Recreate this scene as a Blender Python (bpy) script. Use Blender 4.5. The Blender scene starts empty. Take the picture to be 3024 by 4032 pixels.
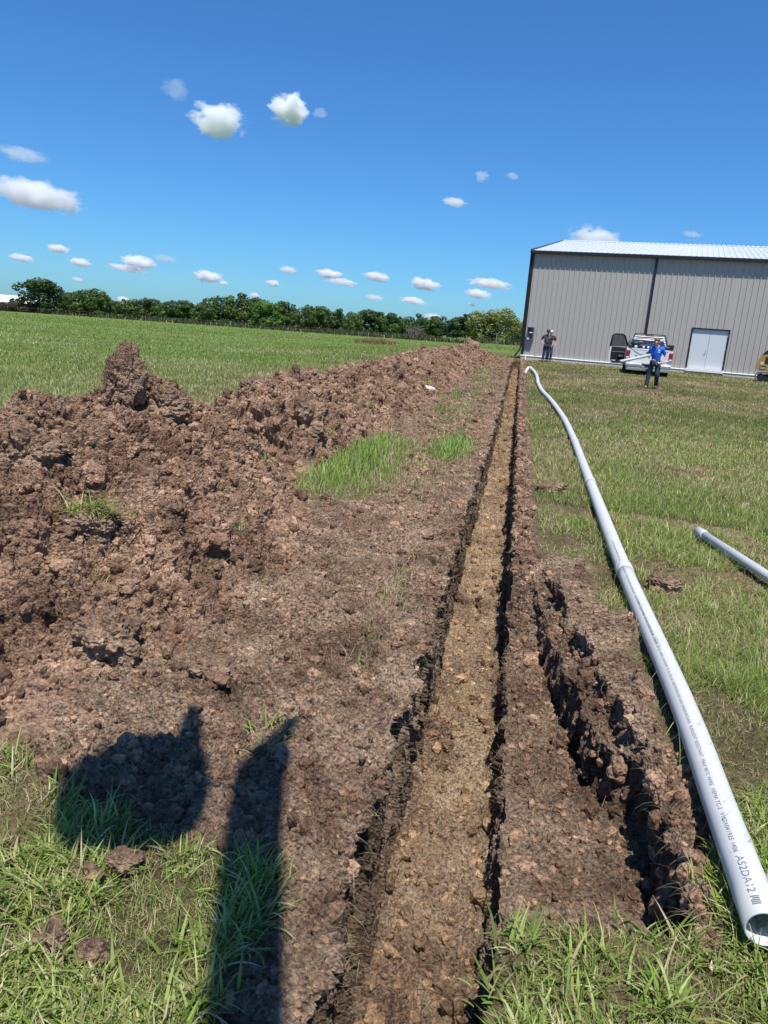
import bpy, math, numpy as np
from mathutils import Vector, Matrix
sc = bpy.context.scene
COL = sc.collection
rad = math.radians
# ------------------------------------------------------------------ camera
PITCH, ROLL, CH = rad(13.9), rad(4.42), 1.7
Fv = Vector((0, math.cos(PITCH), -math.sin(PITCH))); R0 = Vector((1, 0, 0)); U0 = R0.cross(Fv)
Rv = R0 * math.cos(ROLL) + U0 * math.sin(ROLL); Uv = U0 * math.cos(ROLL) - R0 * math.sin(ROLL)
cam = bpy.data.cameras.new('camera'); camo = bpy.data.objects.new('camera', cam); COL.objects.link(camo)
M = Matrix((Rv, Uv, -Fv)).transposed().to_4x4(); M.translation = (0, 0, CH); camo.matrix_world = M
cam.sensor_fit = 'VERTICAL'; cam.sensor_height = 36.0; cam.lens = 36.0 * 2950 / 4032
cam.clip_start = 0.05; cam.clip_end = 20000
sc.camera = camo
# ------------------------------------------------------------------ light
EL, AZ = rad(69), rad(172)          # sun stands behind the camera, slightly to the right; AZ clockwise from +Y
w = bpy.data.worlds.new('World'); sc.world = w; w.use_nodes = True
nt = w.node_tree; bg = nt.nodes['Background']
sky = nt.nodes.new('ShaderNodeTexSky'); sky.sky_type = 'NISHITA'; sky.sun_disc = False
sky.sun_elevation = EL; sky.sun_rotation = AZ; sky.altitude = 0; sky.air_density = 1.0; sky.dust_density = 0.35; sky.ozone_density = 5.0
tint = nt.nodes.new('ShaderNodeMix'); tint.data_type = 'RGBA'; tint.blend_type = 'MULTIPLY'; tint.inputs[0].default_value = 1; tint.inputs[7].default_value = (.46, .91, 1.33, 1)   # clear deep blue air
nt.links.new(sky.outputs[0], tint.inputs[6]); nt.links.new(tint.outputs[2], bg.inputs[0]); bg.inputs[1].default_value = 0.086
sl = bpy.data.lights.new('sun', 'SUN'); sl.energy = 5.0; sl.angle = rad(0.53); sl.color = (1, .965, .91)
so = bpy.data.objects.new('sun', sl); COL.objects.link(so)
SUN = Vector((math.sin(AZ) * math.cos(EL), math.cos(AZ) * math.cos(EL), math.sin(EL)))
so.rotation_euler = SUN.to_track_quat('Z', 'Y').to_euler(); so.location = (0, -20, 40)
vs = sc.view_settings; vs.view_transform = 'Standard'; vs.look = 'None'; vs.gamma = 1; vs.exposure = 0.32
sc.cycles.use_denoising = True; sc.cycles.denoising_prefilter = 'ACCURATE'; sc.cycles.denoising_input_passes = 'RGB_ALBEDO_NORMAL'; sc.cycles.max_bounces = 6; sc.cycles.diffuse_bounces = 3; sc.cycles.transparent_max_bounces = 12
sc.cycles.volume_bounces = 10; sc.cycles.volume_step_rate = .35

# ------------------------------------------------------------------ noise
rng = np.random.default_rng(7)
def _h(ix, iy, iz, seed):
    h = (ix.astype(np.uint32) * np.uint32(374761393)) ^ (iy.astype(np.uint32) * np.uint32(668265263)) ^ (iz.astype(np.uint32) * np.uint32(2147483647 & 3266489917)) ^ np.uint32((seed * 974711 + 12345) & 0xffffffff)
    h = (h ^ (h >> np.uint32(13))) * np.uint32(1274126177)
    h = (h ^ (h >> np.uint32(16))) * np.uint32(2246822519)
    return ((h ^ (h >> np.uint32(15))) & np.uint32(0xffffff)).astype(np.float32) / np.float32(0xffffff)
def vn(x, y, z=None, seed=0):
    x = np.asarray(x, np.float32); y = np.asarray(y, np.float32); z = np.zeros_like(x) if z is None else np.asarray(z, np.float32)
    fx, fy, fz = np.floor(x), np.floor(y), np.floor(z)
    ix, iy, iz = fx.astype(np.int64), fy.astype(np.int64), fz.astype(np.int64)
    a, b, c = x - fx, y - fy, z - fz
    a = a * a * (3 - 2 * a); b = b * b * (3 - 2 * b); c = c * c * (3 - 2 * c)
    r = 0
    for i in (0, 1):
        for j in (0, 1):
            for k in (0, 1):
                r = r + _h(ix + i, iy + j, iz + k, seed) * (a if i else 1 - a) * (b if j else 1 - b) * (c if k else 1 - c)
    return r
def fbm(x, y, z=None, octs=4, seed=0, gain=.5, lac=2.03):
    s, a, n = 0, 1, 0
    z = np.zeros_like(np.asarray(x, np.float32)) if z is None else z
    for o in range(octs):
        f = lac ** o
        s = s + a * (vn(x * f + 17 * o, y * f + 5 * o, z * f - 9 * o, seed + o) - .5); n += a; a *= gain
    return s / n * 2            # about -1..1
def worley(x, y, z, seed=0):    # distance to the nearest feature point (8 cells searched)
    x = np.asarray(x, np.float32); y = np.asarray(y, np.float32); z = np.asarray(z, np.float32)
    bx, by, bz = np.floor(x - .5), np.floor(y - .5), np.floor(z - .5)
    best = np.full(x.shape, 9, np.float32)
    for i in (0, 1):
        for j in (0, 1):
            for k in (0, 1):
                cx, cy, cz = bx + i, by + j, bz + k
                ix, iy, iz = cx.astype(np.int64), cy.astype(np.int64), cz.astype(np.int64)
                px = cx + .15 + .7 * _h(ix, iy, iz, seed); py = cy + .15 + .7 * _h(ix, iy, iz, seed + 51); pz = cz + .15 + .7 * _h(ix, iy, iz, seed + 97)
                best = np.minimum(best, (x - px) ** 2 + (y - py) ** 2 + (z - pz) ** 2)
    return np.sqrt(best)
def clod(x, y, z, size, seed):  # rounded lumps with creases between them, about -1..1
    q = .22 * size
    wx = x + q * fbm(x / size, y / size, z / size, 2, seed + 7); wy = y + q * fbm(x / size + 9, y / size, z / size, 2, seed + 8)
    d = worley(wx / size, wy / size, z / size, seed)
    return 1 - 2 * np.clip(d / .85, 0, 1) ** 1.6
def sm(x, a, b):
    x = np.clip((x - a) / (b - a), 0, 1); return x * x * (3 - 2 * x)

# ------------------------------------------------------------------ frames: s runs along the trench, t across it
TH = rad(9.049); sTH, cTH = math.sin(TH), math.cos(TH)
def to_xy(s, t): return s * sTH + t * cTH, s * cTH - t * sTH
def to_st(X, Y): return X * sTH + Y * cTH, X * cTH - Y * sTH
def terr(X, Y):
    s, t = to_st(X, Y)
    return .46 * sm(s, 14, 40) * sm(t, -16, -6) - (1.2 - .0085 * np.clip(X, -110, 60)) * sm(Y, 15, 190)
def undul(X, Y): return .025 * fbm(X / 1.3, Y / 1.3, None, 3, 71) * sm(np.hypot(X, Y), 0, 3)

# ------------------------------------------------------------------ mesh helpers
def mk(name, V, F, mat=None, parent=None, smooth=False, attrs=None, uv=None):
    """V (n,3); F a list of (m,k) int arrays"""
    me = bpy.data.meshes.new(name)
    V = np.asarray(V, np.float32)
    if not isinstance(F, (list, tuple)): F = [F]
    F = [np.asarray(f, np.int32) for f in F if len(f)]
    loops = np.concatenate([f.ravel() for f in F]); tot = np.concatenate([np.full(len(f), f.shape[1], np.int32) for f in F])
    st = np.concatenate([[0], np.cumsum(tot)[:-1]]).astype(np.int32)
    me.vertices.add(len(V)); me.vertices.foreach_set('co', V.ravel())
    me.loops.add(len(loops)); me.loops.foreach_set('vertex_index', loops)
    me.polygons.add(len(tot)); me.polygons.foreach_set('loop_start', st); me.polygons.foreach_set('loop_total', tot)
    me.polygons.foreach_set('use_smooth', smooth if isinstance(smooth, np.ndarray) else np.full(len(tot), bool(smooth)))
    if attrs:
        for k, a in attrs.items():
            a = np.asarray(a, np.float32)
            if a.shape[1] == 3: a = np.hstack([a, np.ones((len(a), 1), np.float32)])
            l = me.color_attributes.new(k, 'FLOAT_COLOR', 'POINT'); l.data.foreach_set('color', a.ravel())
    me.update(calc_edges=True)
    if mat:
        for m_ in (mat if isinstance(mat, (list, tuple)) else [mat]): me.materials.append(m_)
    o = bpy.data.objects.new(name, me); COL.objects.link(o)
    if parent: o.parent = parent
    return o
def tag(o, label=None, cat=None, group=None, kind=None):
    if label: o['label'] = label
    if cat: o['category'] = cat
    if group: o['group'] = group
    if kind: o['kind'] = kind
    return o
def empty(name, loc=(0, 0, 0), rz=0, label=None, cat=None, group=None):
    o = bpy.data.objects.new(name, None); COL.objects.link(o); o.location = loc; o.rotation_euler = (0, 0, rz); o.empty_display_size = .2
    return tag(o, label, cat, group)
class MB:                       # collects polygons of one part
    def __init__(s): s.V = []; s.F = {}; s.n = 0
    def add(s, V, F):
        V = np.asarray(V, float).reshape(-1, 3); s.V.append(V)
        for f in F: s.F.setdefault(len(f), []).append([i + s.n for i in f])
        s.n += len(V); return s
    def box(s, a, b, bev=0):
        x0, y0, z0 = a; x1, y1, z1 = b
        if bev:
            bx = min(bev, .49 * min(abs(x1 - x0), abs(y1 - y0), abs(z1 - z0)))
            P = []
            c = [(x0 + x1) / 2, (y0 + y1) / 2, (z0 + z1) / 2]; h = [abs(x1 - x0) / 2, abs(y1 - y0) / 2, abs(z1 - z0) / 2]
            idx = {}
            for sx in (-1, 1):
                for sy in (-1, 1):
                    for sz in (-1, 1):
                        for ax in range(3):
                            p = [c[0] + sx * (h[0] - bx), c[1] + sy * (h[1] - bx), c[2] + sz * (h[2] - bx)]
                            sg = (sx, sy, sz); p[ax] = c[ax] + sg[ax] * h[ax]; idx[(sx, sy, sz, ax)] = len(P); P.append(p)
            F = []
            for ax in range(3):
                o1, o2 = [(1, 2), (0, 2), (0, 1)][ax]
                for sg in (-1, 1):
                    q = []
                    for u, v in ((-1, -1), (1, -1), (1, 1), (-1, 1)):
                        k = [0, 0, 0]; k[ax] = sg; k[o1] = u; k[o2] = v; q.append(idx[(*k, ax)])
                    F.append(q)
            for ax in range(3):
                o1, o2 = [(1, 2), (0, 2), (0, 1)][ax]
                for u in (-1, 1):
                    for v in (-1, 1):
                        ka = [0, 0, 0]; ka[o1] = u; ka[o2] = v
                        k0 = ka[:]; k1 = ka[:]; k0[ax] = -1; k1[ax] = 1
                        F.append([idx[(*k0, o1)], idx[(*k1, o1)], idx[(*k1, o2)], idx[(*k0, o2)]])
            for sx in (-1, 1):
                for sy in (-1, 1):
                    for sz in (-1, 1): F.append([idx[(sx, sy, sz, 0)], idx[(sx, sy, sz, 1)], idx[(sx, sy, sz, 2)]])
            return s.add(P, F)
        return s.add([(x0, y0, z0), (x1, y0, z0), (x1, y1, z0), (x0, y1, z0), (x0, y0, z1), (x1, y0, z1), (x1, y1, z1), (x0, y1, z1)],
                     [(0, 3, 2, 1), (4, 5, 6, 7), (0, 1, 5, 4), (1, 2, 6, 5), (2, 3, 7, 6), (3, 0, 4, 7)])
    def tube(s, pts, r, n=10, cap=True):
        pts = [Vector(p) for p in pts]; rs = r if isinstance(r, (list, tuple, np.ndarray)) else [r] * len(pts)
        V = []; ref = None
        for i, p in enumerate(pts):
            d = (pts[min(i + 1, len(pts) - 1)] - pts[max(i - 1, 0)]).normalized()
            if ref is None: ref = d.orthogonal().normalized()
            ref = (ref - d * ref.dot(d)).normalized(); b = d.cross(ref)
            for k in range(n):
                a = 2 * math.pi * k / n; V.append(p + (ref * math.cos(a) + b * math.sin(a)) * rs[i])
        F = [(i * n + k, i * n + (k + 1) % n, (i + 1) * n + (k + 1) % n, (i + 1) * n + k) for i in range(len(pts) - 1) for k in range(n)]
        if cap: F += [tuple(range(n))[::-1], tuple(range((len(pts) - 1) * n, len(pts) * n))]
        return s.add([tuple(v) for v in V], F)
    def prism(s, poly, axis, a, b):     # poly in the two other axes, extruded from a to b along axis
        n = len(poly)
        def pt(p, v):
            return {0: (v, p[0], p[1]), 1: (p[0], v, p[1]), 2: (p[0], p[1], v)}[axis]
        V = [pt(p, a) for p in poly] + [pt(p, b) for p in poly]
        return s.add(V, [tuple(range(n)), tuple(range(n, 2 * n))[::-1]] + [(i, i + n, (i + 1) % n + n, (i + 1) % n) for i in range(n)])
    def ball(s, c, r, n=12, m=8):
        r = (r, r, r) if not isinstance(r, (tuple, list)) else r; V = [(c[0], c[1], c[2] - r[2])]
        for j in range(1, m):
            ph = -math.pi / 2 + math.pi * j / m
            for i in range(n):
                a = 2 * math.pi * i / n; V.append((c[0] + r[0] * math.cos(ph) * math.cos(a), c[1] + r[1] * math.cos(ph) * math.sin(a), c[2] + r[2] * math.sin(ph)))
        V.append((c[0], c[1], c[2] + r[2])); L = len(V) - 1
        F = [(0, 1 + (i + 1) % n, 1 + i) for i in range(n)] + [(L, L - n + i, L - n + (i + 1) % n) for i in range(n)]
        F += [(1 + j * n + i, 1 + j * n + (i + 1) % n, 1 + (j + 1) * n + (i + 1) % n, 1 + (j + 1) * n + i) for j in range(m - 2) for i in range(n)]
        return s.add(V, F)
    def build(s, name, mat, parent=None, smooth=False, fix=True):
        o = mk(name, np.concatenate(s.V), [np.array(f) for f in s.F.values()], mat, parent, smooth)
        if fix:
            import bmesh
            bm = bmesh.new(); bm.from_mesh(o.data); bmesh.ops.recalc_face_normals(bm, faces=bm.faces); bm.to_mesh(o.data); bm.free()
        return o

# ------------------------------------------------------------------ materials
def new_mat(name):
    m = bpy.data.materials.new(name); m.use_nodes = True; return m, m.node_tree, m.node_tree.nodes['Principled BSDF']
def N(t, ty, **k):
    n = t.nodes.new(ty)
    for a, b in k.items(): setattr(n, a, b)
    return n
def plain(name, col, rough=.5, metal=0, spec=.5, var=.12, scale=6, bump=0, alpha=None, coat=0):
    m, t, p = new_mat(name)
    tc = N(t, 'ShaderNodeTexCoord'); nz = N(t, 'ShaderNodeTexNoise'); nz.inputs['Scale'].default_value = scale; nz.inputs['Detail'].default_value = 5
    t.links.new(tc.outputs['Object'], nz.inputs['Vector'])
    mx = N(t, 'ShaderNodeMix', data_type='RGBA'); c = np.array(col)
    mx.inputs[6].default_value = (*np.clip(c * (1 - var), 0, 1), 1); mx.inputs[7].default_value = (*np.clip(c * (1 + var), 0, 1), 1)
    t.links.new(nz.outputs[0], mx.inputs[0]); t.links.new(mx.outputs[2], p.inputs['Base Color'])
    p.inputs['Roughness'].default_value = rough; p.inputs['Metallic'].default_value = metal; p.inputs['Specular IOR Level'].default_value = spec; p.inputs['Coat Weight'].default_value = coat
    if bump:
        b = N(t, 'ShaderNodeBump'); b.inputs['Strength'].default_value = bump; b.inputs['Distance'].default_value = .01
        t.links.new(nz.outputs[0], b.inputs['Height']); t.links.new(b.outputs[0], p.inputs['Normal'])
    return m
def ramp(t, stops):
    r = N(t, 'ShaderNodeValToRGB'); e = r.color_ramp.elements
    while len(e) < len(stops): e.new(.5)
    for i, (p, c) in enumerate(stops): e[i].position = p; e[i].color = (*c, 1)
    return r
def soil_nodes(t, coord, bumpd=.035):
    """dry clay loam: clotted browns, returns colour and bump normal outputs"""
    n1 = N(t, 'ShaderNodeTexNoise'); n1.inputs['Scale'].default_value = 2.3; n1.inputs['Detail'].default_value = 9; n1.inputs['Roughness'].default_value = .68
    n2 = N(t, 'ShaderNodeTexNoise'); n2.inputs['Scale'].default_value = 42; n2.inputs['Detail'].default_value = 7; n2.inputs['Roughness'].default_value = .7
    v = N(t, 'ShaderNodeTexVoronoi'); v.inputs['Scale'].default_value = 70
    for n in (n1, n2, v): t.links.new(coord, n.inputs['Vector'])
    r1 = ramp(t, [(.3, (.092, .058, .038)), (.44, (.225, .150, .103)), (.57, (.345, .245, .170)), (.75, (.50, .375, .27))])
    t.links.new(n1.outputs[0], r1.inputs[0])
    r2 = ramp(t, [(.34, (.30, .28, .27)), (.5, (.95, .94, .92)), (.68, (1.6, 1.56, 1.5))])
    t.links.new(n2.outputs[0], r2.inputs[0])
    mu = N(t, 'ShaderNodeMix', data_type='RGBA', blend_type='MULTIPLY'); mu.inputs[0].default_value = .85
    t.links.new(r1.outputs[0], mu.inputs[6]); t.links.new(r2.outputs[0], mu.inputs[7])
    ad = N(t, 'ShaderNodeMath', operation='SUBTRACT'); ad.inputs[1].default_value = 0
    t.links.new(n2.outputs[0], ad.inputs[0])
    ms = N(t, 'ShaderNodeMath', operation='MULTIPLY_ADD'); ms.inputs[1].default_value = -.5
    t.links.new(v.outputs['Distance'], ms.inputs[0]); t.links.new(ad.outputs[0], ms.inputs[2])
    b = N(t, 'ShaderNodeBump'); b.inputs['Strength'].default_value = .9; b.inputs['Distance'].default_value = bumpd
    t.links.new(ms.outputs[0], b.inputs['Height'])
    return mu.outputs[2], b.outputs[0], n1, n2
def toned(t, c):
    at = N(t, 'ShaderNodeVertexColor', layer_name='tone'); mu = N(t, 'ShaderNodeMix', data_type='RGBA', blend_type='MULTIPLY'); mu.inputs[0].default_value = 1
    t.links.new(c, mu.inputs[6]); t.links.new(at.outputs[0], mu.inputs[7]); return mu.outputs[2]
def soil_mat(name, tint=(1, 1, 1), tone=False):
    m, t, p = new_mat(name); tc = N(t, 'ShaderNodeTexCoord'); c, b, _, _ = soil_nodes(t, tc.outputs['Object'])
    if tone: c = toned(t, c)
    mu = N(t, 'ShaderNodeMix', data_type='RGBA', blend_type='MULTIPLY'); mu.inputs[0].default_value = 1; mu.inputs[7].default_value = (*tint, 1)
    t.links.new(c, mu.inputs[6]); t.links.new(mu.outputs[2], p.inputs['Base Color']); t.links.new(b, p.inputs['Normal'])
    p.inputs['Roughness'].default_value = 1; p.inputs['Specular IOR Level'].default_value = .15; return m
M_pile = soil_mat('heap_soil', (1.06, .97, .93), True); M_crumb = soil_mat('crumb_soil', (1.12, 1.0, .94), True); M_clod = soil_mat('clod_soil', (1.05, 1.0, .97))
def ground_mat():
    m, t, p = new_mat('ground_turf_and_soil'); tc = N(t, 'ShaderNodeTexCoord'); co = tc.outputs['Object']
    c, b, n1, n2 = soil_nodes(t, co)
    at = N(t, 'ShaderNodeVertexColor', layer_name='mask'); sp = N(t, 'ShaderNodeSeparateColor'); t.links.new(at.outputs[0], sp.inputs[0])
    # pale subsoil of the trench floor
    n3 = N(t, 'ShaderNodeTexNoise'); n3.inputs['Scale'].default_value = 3.0; n3.inputs['Detail'].default_value = 6; t.links.new(co, n3.inputs['Vector'])
    tan = ramp(t, [(.3, (.23, .15, .095)), (.48, (.43, .305, .19)), (.7, (.60, .47, .31))]); t.links.new(n3.outputs[0], tan.inputs[0])
    g2 = ramp(t, [(.3, (.5, .5, .5)), (.5, (.95, .95, .95)), (.72, (1.3, 1.3, 1.3))]); t.links.new(n2.outputs[0], g2.inputs[0])
    tm = N(t, 'ShaderNodeMix', data_type='RGBA', blend_type='MULTIPLY'); tm.inputs[0].default_value = .8; t.links.new(tan.outputs[0], tm.inputs[6]); t.links.new(g2.outputs[0], tm.inputs[7])
    m1 = N(t, 'ShaderNodeMix', data_type='RGBA'); t.links.new(sp.outputs[1], m1.inputs[0]); t.links.new(c, m1.inputs[6]); t.links.new(tm.outputs[2], m1.inputs[7])
    # turf: thatch and green, changing over metres
    n4 = N(t, 'ShaderNodeTexNoise'); n4.inputs['Scale'].default_value = .45; n4.inputs['Detail'].default_value = 8; n4.inputs['Roughness'].default_value = .62; t.links.new(co, n4.inputs['Vector'])
    n5 = N(t, 'ShaderNodeTexNoise'); n5.inputs['Scale'].default_value = 30; n5.inputs['Detail'].default_value = 6; n5.inputs['Roughness'].default_value = .75; t.links.new(co, n5.inputs['Vector'])
    near = ramp(t, [(.3, (.075, .060, .030)), (.45, (.13, .105, .055)), (.55, (.20, .15, .085)), (.7, (.32, .24, .145))]); t.links.new(n4.outputs[0], near.inputs[0])
    far = ramp(t, [(.3, (.085, .15, .028)), (.5, (.12, .20, .040)), (.72, (.19, .26, .075))]); t.links.new(n4.outputs[0], far.inputs[0])
    m2 = N(t, 'ShaderNodeMix', data_type='RGBA'); t.links.new(sp.outputs[2], m2.inputs[0]); t.links.new(near.outputs[0], m2.inputs[6]); t.links.new(far.outputs[0], m2.inputs[7])
    g5 = ramp(t, [(.34, (.25, .25, .25)), (.5, (.9, .9, .9)), (.66, (1.6, 1.55, 1.4))]); t.links.new(n5.outputs[0], g5.inputs[0])
    m3 = N(t, 'ShaderNodeMix', data_type='RGBA', blend_type='MULTIPLY'); m3.inputs[0].default_value = .8; t.links.new(m2.outputs[2], m3.inputs[6]); t.links.new(g5.outputs[0], m3.inputs[7])
    m4 = N(t, 'ShaderNodeMix', data_type='RGBA'); t.links.new(sp.outputs[0], m4.inputs[0]); t.links.new(m3.outputs[2], m4.inputs[6]); t.links.new(m1.outputs[2], m4.inputs[7])
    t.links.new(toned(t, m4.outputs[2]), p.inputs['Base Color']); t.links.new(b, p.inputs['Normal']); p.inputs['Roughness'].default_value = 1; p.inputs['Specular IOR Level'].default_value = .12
    return m
def blade_mat(name, trans=.35):
    m, t, p = new_mat(name); at = N(t, 'ShaderNodeVertexColor', layer_name='col')
    p.inputs['Roughness'].default_value = .55; p.inputs['Specular IOR Level'].default_value = .3
    t.links.new(at.outputs[0], p.inputs['Base Color'])
    tr = N(t, 'ShaderNodeBsdfTranslucent'); mu = N(t, 'ShaderNodeMix', data_type='RGBA', blend_type='MULTIPLY'); mu.inputs[0].default_value = 1
    mu.inputs[7].default_value = (1.1, 1.25, .6, 1); t.links.new(at.outputs[0], mu.inputs[6]); t.links.new(mu.outputs[2], tr.inputs[0])
    ms = N(t, 'ShaderNodeMixShader'); ms.inputs[0].default_value = trans
    t.links.new(p.outputs[0], ms.inputs[1]); t.links.new(tr.outputs[0], ms.inputs[2]); t.links.new(ms.outputs[0], t.nodes['Material Output'].inputs[0]); return m
M_ground = ground_mat(); M_blade = blade_mat('grass_blade'); M_leaf = blade_mat('leaf', .25)
M_bark = plain('bark', (.13, .10, .075), .95, scale=14, var=.4, bump=.5)

# ------------------------------------------------------------------ soil / turf masks over (s, t)
def soil_mask(s, t):
    n = fbm(s / .9, t / .9, None, 4, 3) ; n2 = fbm(s / .25, t / .25, None, 3, 11)
    m = np.zeros_like(s)
    def put(v): 
        nonlocal m; m = np.maximum(m, v)
    e = .22 * n + .08 * n2
    # strip left of the trench, all its length
    put(sm(t + e, -1.5, -1.2) * sm(s, 6.5, 7) * sm(-t, .25, .3)); put(sm(t + e, -2.6, -2.2) * sm(s, 10.5, 12.5) * sm(-s, -48, -46) * sm(-t, .25, .3)); put(sm(t + e, -1.15, -.95) * sm(-t, .25, .3) * sm(s + e, 2.0, 2.2))
    put(sm(t + e * .5, -.66, -.52) * sm(-t, .2, .3))
    # broad spread of spoil in the near part, up to the heap
    edge = np.interp(t, [-6, -1.76, -1.5, -1.25, -1.0, -.7], [1.9, 2.3, 2.12, 1.97, 1.95, 1.85])
    put(sm(s + .6 * e, edge, edge + .12) * sm(-s, -7.3 , -6.9) * sm(-t, .2, .3) * sm(t, -6.4, -6.0))
    put(sm(t + .3 * e, -5.9, -5.5) * sm(-t, 2.15, 2.35) * sm(s, 2.2, 2.4) * sm(-s, -49, -48))
    # green patches left between heap and trench
    g1 = np.exp(-(((s - 8.8) / 1.7) ** 2 + ((t + 1.78 + .05 * (s - 9)) / .42) ** 2) ** 1.5); g2 = np.exp(-(((s - 11.2) / 1.0) ** 2 + ((t + .85) / .3) ** 2) ** 2)
    m = m * (1 - np.clip(1.5 * (g1 + g2) + .5 * n2 * (g1 + g2 > .1), 0, 1))
    long = .45 * sm(s, 12, 14) * sm(fbm(s / 1.5, t / .5, None, 3, 29), .0, .4) * sm(-t, .55, .6); m = m * (1 - long)
    # right of the trench
    r = sm(-t + 1.2 * e, -.86, -.68) * sm(t, .05, .15)
    r = r * sm(s + .3 * e, 1.94, 2.04) * (1 - .75 * sm(s, 5.6, 6.2) * sm(t, .3, .36))
    put(r); put(sm(n + .35 * n2, .30, .42) * sm(t, .2, .3) * sm(-t, -2.2, -1.2) * sm(s, 3, 4) * sm(-s, -24, -10))
    put(sm(n + .3 * n2, .42, .55) * sm(t, 1, 2) * .8)
    m = m * (1 - sm(s, 46.3, 47.2) * sm(-t, -6, -3))
    put(.95 * sm(-s, -47.2, -46.6) * sm(s, 44.5, 46) * sm(-np.abs(t), -1.8, -.8))
    return np.clip(m, 0, 1)
def pile_tc(s): return np.interp(s, [0, 5, 8, 8.6, 10, 12, 25, 38, 50], [-3.3, -3.35, -3.35, -3.2, -3.25, -3.4, -3.4, -2.4, -2.1])
def pile_foot(s): return np.interp(s, [1.8, 3, 5, 6.6, 7.4, 12, 30, 44, 50], [-1.9, -1.45, -1.35, -1.7, -2.2, -2.15, -1.7, -1.1, -1.0])
def pile_h(s, t):
    hc = np.interp(s, [1.9, 2.4, 3.2, 4.2, 4.75, 5.4, 5.8, 6.5, 6.9, 7.3, 7.7, 8.15, 8.4, 9.6, 10.2, 11.5, 13.3, 17.7, 21, 25.8, 36, 42, 46.3, 47.5],
                   [0, .2, .6, .92, 1.04, .97, .86, 1.0, 1.0, .70, .36, .14, .86, .92, .80, .88, .76, .72, .58, .72, .64, .52, .22, 0])
    tc = pile_tc(s) + .12 * fbm(s / .8, s * 0, None, 3, 41); f = pile_foot(s); lf = tc - np.interp(s, [0, 7.3, 8.1, 8.8, 9.6, 11, 13], [1.9, 1.7, .7, .5, .7, 1.3, 1.9])
    x = np.where(t > tc, (t - tc) / (f - tc), (tc - t) / (tc - lf))
    g = np.clip(1 - x, 0, None); g = g * .72 + .28 * np.clip(1 - x * x, 0, None)
    g = np.where(x > 1, -(x - 1) * .6, g)
    return hc * g
def pile_in(s, t): return (pile_h(s, t) > .03)

# ------------------------------------------------------------------ ground sheet (one sheet, the trench is part of its profile)
def geo(a, b, d0, g, dmax=1e9):
    r = [a]; d = d0; sg = 1 if b > a else -1
    while (b - r[-1]) * sg > 0: r.append(r[-1] + sg * d); d = min(d * g, dmax)
    return np.array(r)
srows = [*np.linspace(-30, -4, 10), *np.linspace(-3.6, 1.1, 14)]
x = 1.2
while x < 48: srows.append(x); x += max(.0052, .0023 * x)
srows += list(geo(48, 3200, .2, 1.045)); srows = np.array(srows)
near_rows = (srows > 1.15) & (srows < 48)
segL = geo(-.36, -3000, .0095, 1.0, .0095)[:240]; segL = np.concatenate([segL, geo(segL[-1] - .011, -3200, .011, 1.045)])[::-1]
segR = geo(.80, 2000, .0105, 1.0035)[:270]; segR = np.concatenate([segR, geo(segR[-1] + .04, 3200, .04, 1.045)])
def ground_profile():
    s = srows; depth = .62 * sm(s, -3.5, -2.5) * (1 - sm(s, 46.6, 46.9))
    b = sm(s, 2.00, 2.10) * (1 - sm(s, 4.9, 5.5))
    tb = np.interp(s, [0, 1.9, 2.8, 3.15, 3.5, 4.25, 5.3, 5.8, 60], [.74, .74, .76, .72, .66, .56, .42, .36, .34])
    slot = b * sm(s, 3.2, 3.4) * (1 - sm(s, 4.5, 4.8))
    wob = .065 * fbm(s / .28, s * 0 + 3, None, 4, 5); wob2 = .055 * fbm(s / .3, s * 0 + 9, None, 3, 6)
    zb = -.31 * b; lw = sm(s, 2.9, 3.3); z1 = -.12 * b * lw
    bp = np.stack([np.stack([segL[-1] + 0 * s, 0 * s], 1), np.stack([-.335 + wob, -.02 + 0 * s], 1), np.stack([-.300 + .35 * wob, -depth], 1), np.stack([.13 + .3 * wob2, -depth], 1),
                   np.stack([.155 + .6 * wob2, zb - .0 * s], 1), np.stack([tb - .02 - .15 * lw, zb - .03 * b], 1), np.stack([tb - .01 - .12 * lw, zb - .24 * slot], 1), np.stack([tb - .10 * lw + wob2 * .8, z1], 1),
                   np.stack([tb - .015 + wob2 * .5, z1 + .01], 1), np.stack([tb + .01 + wob2 * .5, 0 * s], 1), np.stack([segR[0] + 0 * s, 0 * s], 1)], 1)   # rows, points, 2
    counts = [4, 60, 52, 40, 46, 6, 16, 12, 10, 12]
    T, Z = [], []
    for i, c in enumerate(counts):
        for k in range(c):
            f = (k + .5 if i == 0 else k) / c
            T.append(bp[:, i, 0] * (1 - f) + bp[:, i + 1, 0] * f); Z.append(bp[:, i, 1] * (1 - f) + bp[:, i + 1, 1] * f)
    nL, nR = len(segL), len(segR)
    T = np.concatenate([np.repeat(segL[None], len(s), 0), np.array(T).T, np.repeat(segR[None], len(s), 0)], 1)
    Z = np.concatenate([np.zeros((len(s), nL)), np.array(Z).T, np.zeros((len(s), nR))], 1)
    dep = np.clip(-Z, 0, 1)
    return T, Z, depth
def grid_faces(nr, nc):
    i = np.arange(nr - 1)[:, None] * nc + np.arange(nc - 1)[None]
    return np.stack([i, i + 1, i + nc + 1, i + nc], -1).reshape(-1, 4)
def normals(P):
    du = np.gradient(P, axis=1); dv = np.gradient(P, axis=0); n = np.cross(du, dv); n /= np.linalg.norm(n, axis=-1, keepdims=True) + 1e-9
    return n
T, Z, depth = ground_profile()
Sg = np.repeat(srows[:, None], T.shape[1], 1)
P = np.stack([T, Sg, Z], -1); nrm = normals(P)       # in the t, s, z frame
act = near_rows[:, None] & (T > -3.0) & (T < 9)
idx = np.where(act)
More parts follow.
